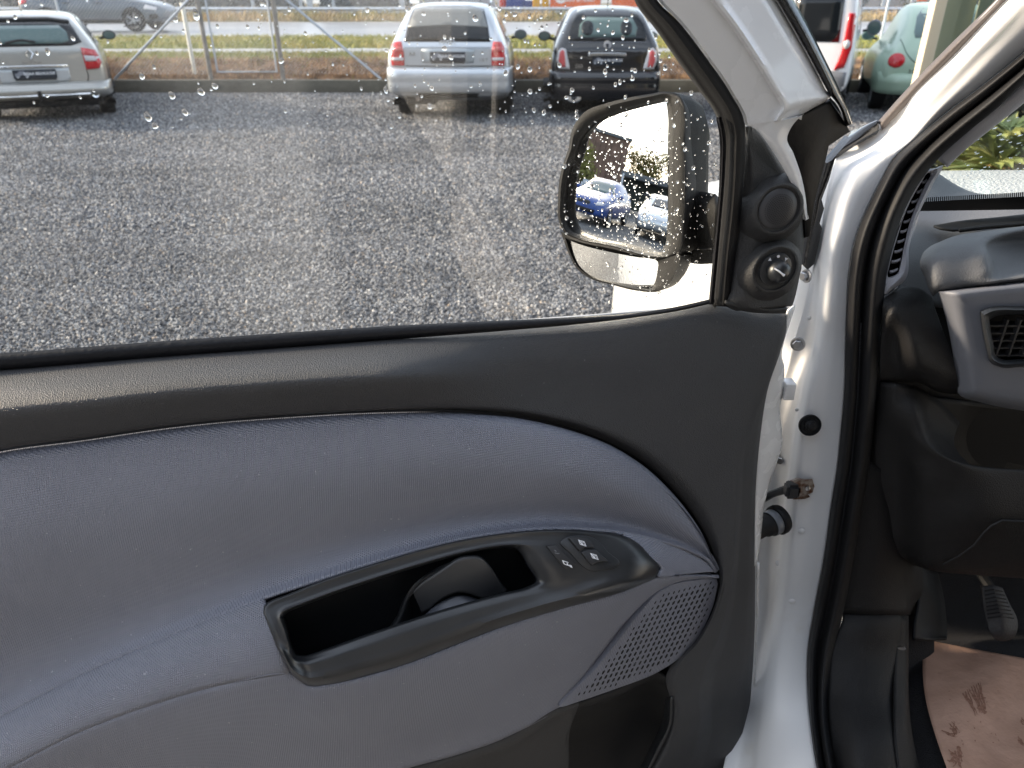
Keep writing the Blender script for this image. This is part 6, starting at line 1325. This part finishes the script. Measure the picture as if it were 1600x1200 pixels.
ps.append(boxo('back_wall', (xp+3.4, 7.0, 1.4), (3.4, .1, 2.8), dark)); ps.append(boxo('inner_column', (xp+.78, 5.9, 1.4), (.10, .12, 2.8), mat('green_grey_column', (.22, .25, .22), .6), None, .01))
for o in ps: o.parent = sh_; o.matrix_parent_inverse = Matrix.Translation(-sh_.location)
# planted bed
def frond_plant(loc, n, ln, seed, label):
    t = thing('fern_plant', label, 'plant', loc); r = random.Random(seed); lm = mat('frond_green', (.20, .25, .085), .5, var=(6, (.27, .28, .11), .4, .6))
    for k in range(n):
        a = r.uniform(0, 6.28); up = r.uniform(.5, 1.25); L = ln*r.uniform(.75, 1.15); dirv = V((math.cos(a)*math.cos(up), math.sin(a)*math.cos(up), math.sin(up))); bm = bmesh.new(); pts = []
        for q in range(9): s = q/8; pts.append(V(loc)+V((0, 0, .15))+dirv*L*s+V((0, 0, -.55*L*s*s)))
        tube_bm(bm, pts, [.010*(1-.8*q/8) for q in range(9)], 5)
        side = dirv.cross(V((0, 0, 1))).normalized()
        for q in range(2, 9):
            for sg in (-1, 1):
                p = pts[q]; l_ = L*.42*math.sin(math.pi*min(1, q/9+.12)); tp = (pts[q]-pts[q-1]).normalized(); d = (side*sg*.8+tp*.75+V((0, 0, -.10))).normalized(); nn = d.cross(V((0, 0, 1))).normalized()
                w_ = .034; m1 = p+d*l_*.5+V((0, 0, .02)); e = p+d*l_+V((0, 0, -.05*l_)); bm.faces.new([bm.verts.new(x) for x in (p, m1+nn*w_, e, m1-nn*w_)])
        o = finish('frond', bm, lm, t, False); o.matrix_parent_inverse = Matrix.Translation(-V(loc))
frond_plant(tuple(PY(1592, 245, 4.1))[:2]+(.42,), 26, .80, 3, 'light green fern like plant seen through the windscreen')
frond_plant((4.1, 4.3, .40), 16, .7, 8, 'second fern like plant farther right in front of the shop glass')
bx_ = PY(1480, 270, 4.2).x
bed = sheet('planting_bed', [(3.3, .30), (4.9, .36)], bx_-.3, 8, mat('bed_soil', (.05, .04, .032), .95, bump=[('noise', 30, .05)]), 30, .03, 4)
aut = mat('autumn_leaf', (.30, .17, .06), .6, var=(7, (.17, .17, .05), .42, .6)); dkg = mat('deep_green_leaf', (.045, .055, .035), .7, var=(5, (.09, .08, .05), .4, .6))
leafmass('low_shrub', bx_+.15, bx_+1.0, 3.95, .35, .70, .5, 1500, .045, aut, 'low autumn coloured shrub at the left end of the planting bed', 'shrub', 21)
leafmass('low_shrub', bx_+1.05, bx_+2.4, 3.9, .35, .74, .5, 1900, .045, aut, 'low yellow brown shrub under the fern like plant', 'shrub', 22)
leafmass('low_hedge', bx_+.2, bx_+5, 4.6, .3, 1.05, .4, 7000, .05, dkg, 'dark green hedge along the foot of the shop front', 'hedge', 23)
# ------------------------------------------------------------------ what the mirrors see, left of the van
def RM(px, py, dist):
    d = ray(px, py).normalized(); p = isect(px, py, MC, MNn); n_ = (MNn+(p-GC-MNn*(p-GC).dot(MNn))/MRAD).normalized(); r_ = d-n_*(2*d.dot(n_)); return p+r_*dist
a = RM(952, 320, 12); hx = V((a.x, a.y, 0)); vd = (hx-V((.14, 1.02, 0))).normalized(); ang = math.atan2(vd.y, vd.x)
lat = V((-vd.y, vd.x, 0))
# blue car facing the mirror
c = Car('blue_car', 'blue car facing us, seen only in the door mirror', 'car', bluep,
        [(0, .40, .86, .88, .72, .66, .55), (.05, .34, .92, .96, .82, .76, .62), (.35, .28, .96, 1.15, .87, .80, .62), (.9, .24, .96, 1.40, .89, .81, .60), (1.6, .22, .95, 1.44, .89, .82, .61), (2.3, .22, .94, 1.40, .89, .82, .61), (2.9, .22, .93, 1.12, .89, .82, .60), (3.3, .22, .92, .97, .885, .80, .60), (4.2, .24, .80, .83, .87, .76, .55), (4.45, .30, .66, .70, .80, .68, .5), (4.52, .36, .60, .62, .70, .6, .45)])
c.decal('windscreen', [(-.70, .985), (.70, .985), (.58, 1.33), (.3, 1.37), (-.3, 1.37), (-.58, 1.33)], M['carglasslight'], 'front', .008, cuts=4)
c.decal('headlight', [(.50, .62), (.78, .66), (.80, .76), (.52, .72)], M['lensclear'], 'front', .012, mirror=True)
c.decal('grille', E(.15, .64, .13, .055, 18, 3), M['black'], 'front', .012, mirror=True); c.decal('lower_intake', [(-.45, .36), (.45, .36), (.5, .47), (-.5, .47)], M['black'], 'front', .012)
for x in (-.78, .78):
    for y in (.92, 3.62): c.wheel(x, y, .32, .2)
c.mirror(1.0, 2.85, .98, bluep); c.mirror(-1.0, 2.85, .98, bluep)
q = RM(955, 342, 12.5)
c.root.location = (q.x+vd.x*4.0, q.y+vd.y*4.0, 0); c.root.rotation_euler = (0, 0, ang+math.pi/2+R(16))
# silver car beside it
c = Car('silver_car', 'silver car beside the blue car, seen only in the door mirror', 'car', silver,
        [(0, .40, .86, .88, .72, .66, .55), (.35, .28, .96, 1.15, .87, .80, .62), (.9, .24, .96, 1.40, .89, .81, .60), (2.3, .22, .94, 1.42, .89, .82, .61), (2.9, .22, .93, 1.12, .89, .82, .60), (3.3, .22, .92, .97, .885, .80, .60), (4.2, .24, .80, .83, .87, .76, .55), (4.52, .36, .60, .62, .70, .6, .45)])
c.decal('windscreen', [(-.70, .985), (.70, .985), (.58, 1.33), (-.58, 1.33)], M['carglass'], 'front', .008, cuts=4); c.decal('headlight', [(.50, .62), (.78, .66), (.80, .76), (.52, .72)], M['lensclear'], 'front', .012, mirror=True)
c.decal('side_window', [(.75, .98), (1.7, .98), (3.1, .97), (2.6, 1.28), (1.7, 1.38), (1.0, 1.33)], M['carglass'], 'left', .006); c.decal('side_window', [(.75, .98), (1.7, .98), (3.1, .97), (2.6, 1.28), (1.7, 1.38), (1.0, 1.33)], M['carglass'], 'right', .006)
for x in (-.78, .78):
    for y in (.92, 3.62): c.wheel(x, y, .32, .2)
q = RM(1056, 340, 12.5); c.root.location = (q.x+vd.x*4.4, q.y+vd.y*4.4, 0); c.root.rotation_euler = (0, 0, ang+math.pi/2+R(8))
# brown boarded building, carport roof, tree
bt = thing('boarded_building', 'brown boarded building, seen only in the door mirror', 'building', tuple(RM(930, 260, 30))); ps = []
e1 = RM(972, 262, 30); e0 = RM(885, 262, 30); Lb = (V((e0.x-e1.x, e0.y-e1.y, 0))); wdt = Lb.length+4; Lb.normalize(); hb = RM(972, 218, 30).z
Lb = (Lb*math.cos(.5)-vd*0+vd*math.sin(.0)).normalized(); nb = V((-Lb.y, Lb.x, 0))
if nb.dot(vd) < 0: nb = -nb
bd = mat('brown_boards', (.17, .105, .078), .8, var=(2, (.12, .075, .055), .4, .6), bump=[('noise', 8, .02)])
rotb = Matrix((Lb, nb, V((0, 0, 1)))).transposed(); base = V((e1.x, e1.y, 0))
ps.append(boxo('wall', base+Lb*wdt/2+nb*4+V((0, 0, hb/2)), (wdt, 8, hb), bd, None, 0, rotb)); ps.append(boxo('roof', base+Lb*wdt/2+nb*4+V((0, 0, hb+.1)), (wdt+.3, 8.3, .2), dkc, None, .02, rotb))
for k in range(int(wdt/.5)): ps.append(boxo('board', base+Lb*(.25+k*.5)-nb*.02+V((0, 0, hb/2)), (.44, .04, hb-.1), bd, None, .004, rotb))
for o in ps: o.parent = bt; o.matrix_parent_inverse = Matrix.Translation(-bt.location)
cp = thing('carport', 'low dark roofed carport behind the parked cars, seen only in the door mirror', 'carport', tuple(RM(1000, 300, 26))); ps = []
for (px0, px1, pz, dd, mm) in ((905, 962, 286, 20, M['galv']), (970, 1060, 276, 24, dkc)):
    q0, q1 = RM(px0, pz, dd), RM(px1, pz+12, dd); qm = (q0+q1)/2; u_ = V((q1.x-q0.x, q1.y-q0.y, 0)); ln = u_.length; u_.normalize(); nn = V((-u_.y, u_.x, 0)); rm = Matrix((u_, nn, V((0, 0, 1)))).transposed()
    ps.append(boxo('roof', V((qm.x, qm.y, qm.z))+vd*1.5, (ln, 3, .30), mm, None, .02, rm))
    for e in (q0, q1): ps.append(boxo('post', V((e.x, e.y, qm.z/2)), (.12, .12, qm.z), M['galv'], None, .01))
    ps.append(boxo('back_wall', V((qm.x, qm.y, qm.z/2))+vd*2.8, (ln, .1, qm.z-.3), dark, None, 0, rm))
for o in ps: o.parent = cp; o.matrix_parent_inverse = Matrix.Translation(-cp.location)
def tree(loc, h, rad_, seed, label, lm, n=3500, size=.14):
    t = thing('tree', label, 'tree', loc); r = random.Random(seed); bm = bmesh.new(); L0 = V(loc)
    tube_bm(bm, [L0, L0+V((.1, 0, h*.3)), L0+V((.05, .1, h*.6)), L0+V((.1, .0, h*.9))], [.16, .13, .08, .03], 8)
    tips = []
    for k in range(22):
        a = r.uniform(0, 6.28); z0 = h*r.uniform(.3, .75); b = L0+V((.08, 0, z0)); e = b+V((math.cos(a)*rad_*r.uniform(.5, 1), math.sin(a)*rad_*r.uniform(.5, 1), h*r.uniform(.08, .3))); tube_bm(bm, [b, b.lerp(e, .5)+V((0, 0, .1)), e], [.05, .03, .012], 5); tips += [b.lerp(e, .5), b.lerp(e, .8), e]
    tk = finish('trunk', bm, mat('bark', (.07, .055, .045), .9)); vs, fs = [], []
    for k in range(n):
        c_ = r.choice(tips)+V((r.gauss(0, 1), r.gauss(0, 1), r.gauss(0, .8)))*rad_*.20; s = size*r.uniform(.5, 1.3); a = V((r.gauss(0, 1), r.gauss(0, 1), r.gauss(0, 1))).normalized(); b = a.orthogonal().normalized(); i = len(vs); vs += [c_-a*s, c_+b*s*.5, c_+a*s, c_-b*s*.5]; fs.append((i, i+1, i+2, i+3))
    me = bpy.data.meshes.new('crown'); me.from_pydata(vs, [], fs); cw = link('crown', me, lm)
    for o in (tk, cw): o.parent = t; o.matrix_parent_inverse = Matrix.Translation(-L0)
q = RM(1000, 270, 36); tree((q.x, q.y, 0), 5.2, 2.6, 5, 'green and yellow tree beside the boarded building, seen only in the mirror', mat('tree_leaf', (.13, .14, .04), .7, var=(.8, (.22, .16, .05), .4, .6)))
q = RM(900, 292, 22); tree((q.x, q.y, 0), 2.9, .9, 9, 'young yellow green tree at the left of the boarded building, seen only in the mirror', mat('tree_leaf_light', (.20, .20, .05), .7), 1800, .10)

# ------------------------------------------------------------------ unseen building added behind the camera to block low sky light
wk = thing('sky_block_building', 'grey clad building added out of view behind the camera to hold back sky light', 'building', (4, -7, 0)); ps = []
wkm = mat('sky_block_cladding', (.11, .11, .115), .7, var=(1.5, (.085, .085, .09), .4, .6))
ps.append(boxo('wall', (4, -8, 3.0), (26, 4, 6.0), wkm)); ps.append(boxo('roof', (4, -8, 6.1), (26.6, 4.6, .2), dkc, None, .03))  # wall and roof of the added unseen building
for k in range(5): ps.append(boxo('sky_block_door', (-5+k*4.2, -5.97, 1.7), (3.0, .06, 3.4), mat('sky_block_door_grey', (.17, .175, .185), .5), None, .01))
for k in range(6): ps.append(boxo('sky_block_window', (-7+k*4.2, -5.98, 4.6), (2.2, .04, .8), M['carglass'], None, .01))
for o in ps: o.parent = wk; o.matrix_parent_inverse = Matrix.Translation(-wk.location)
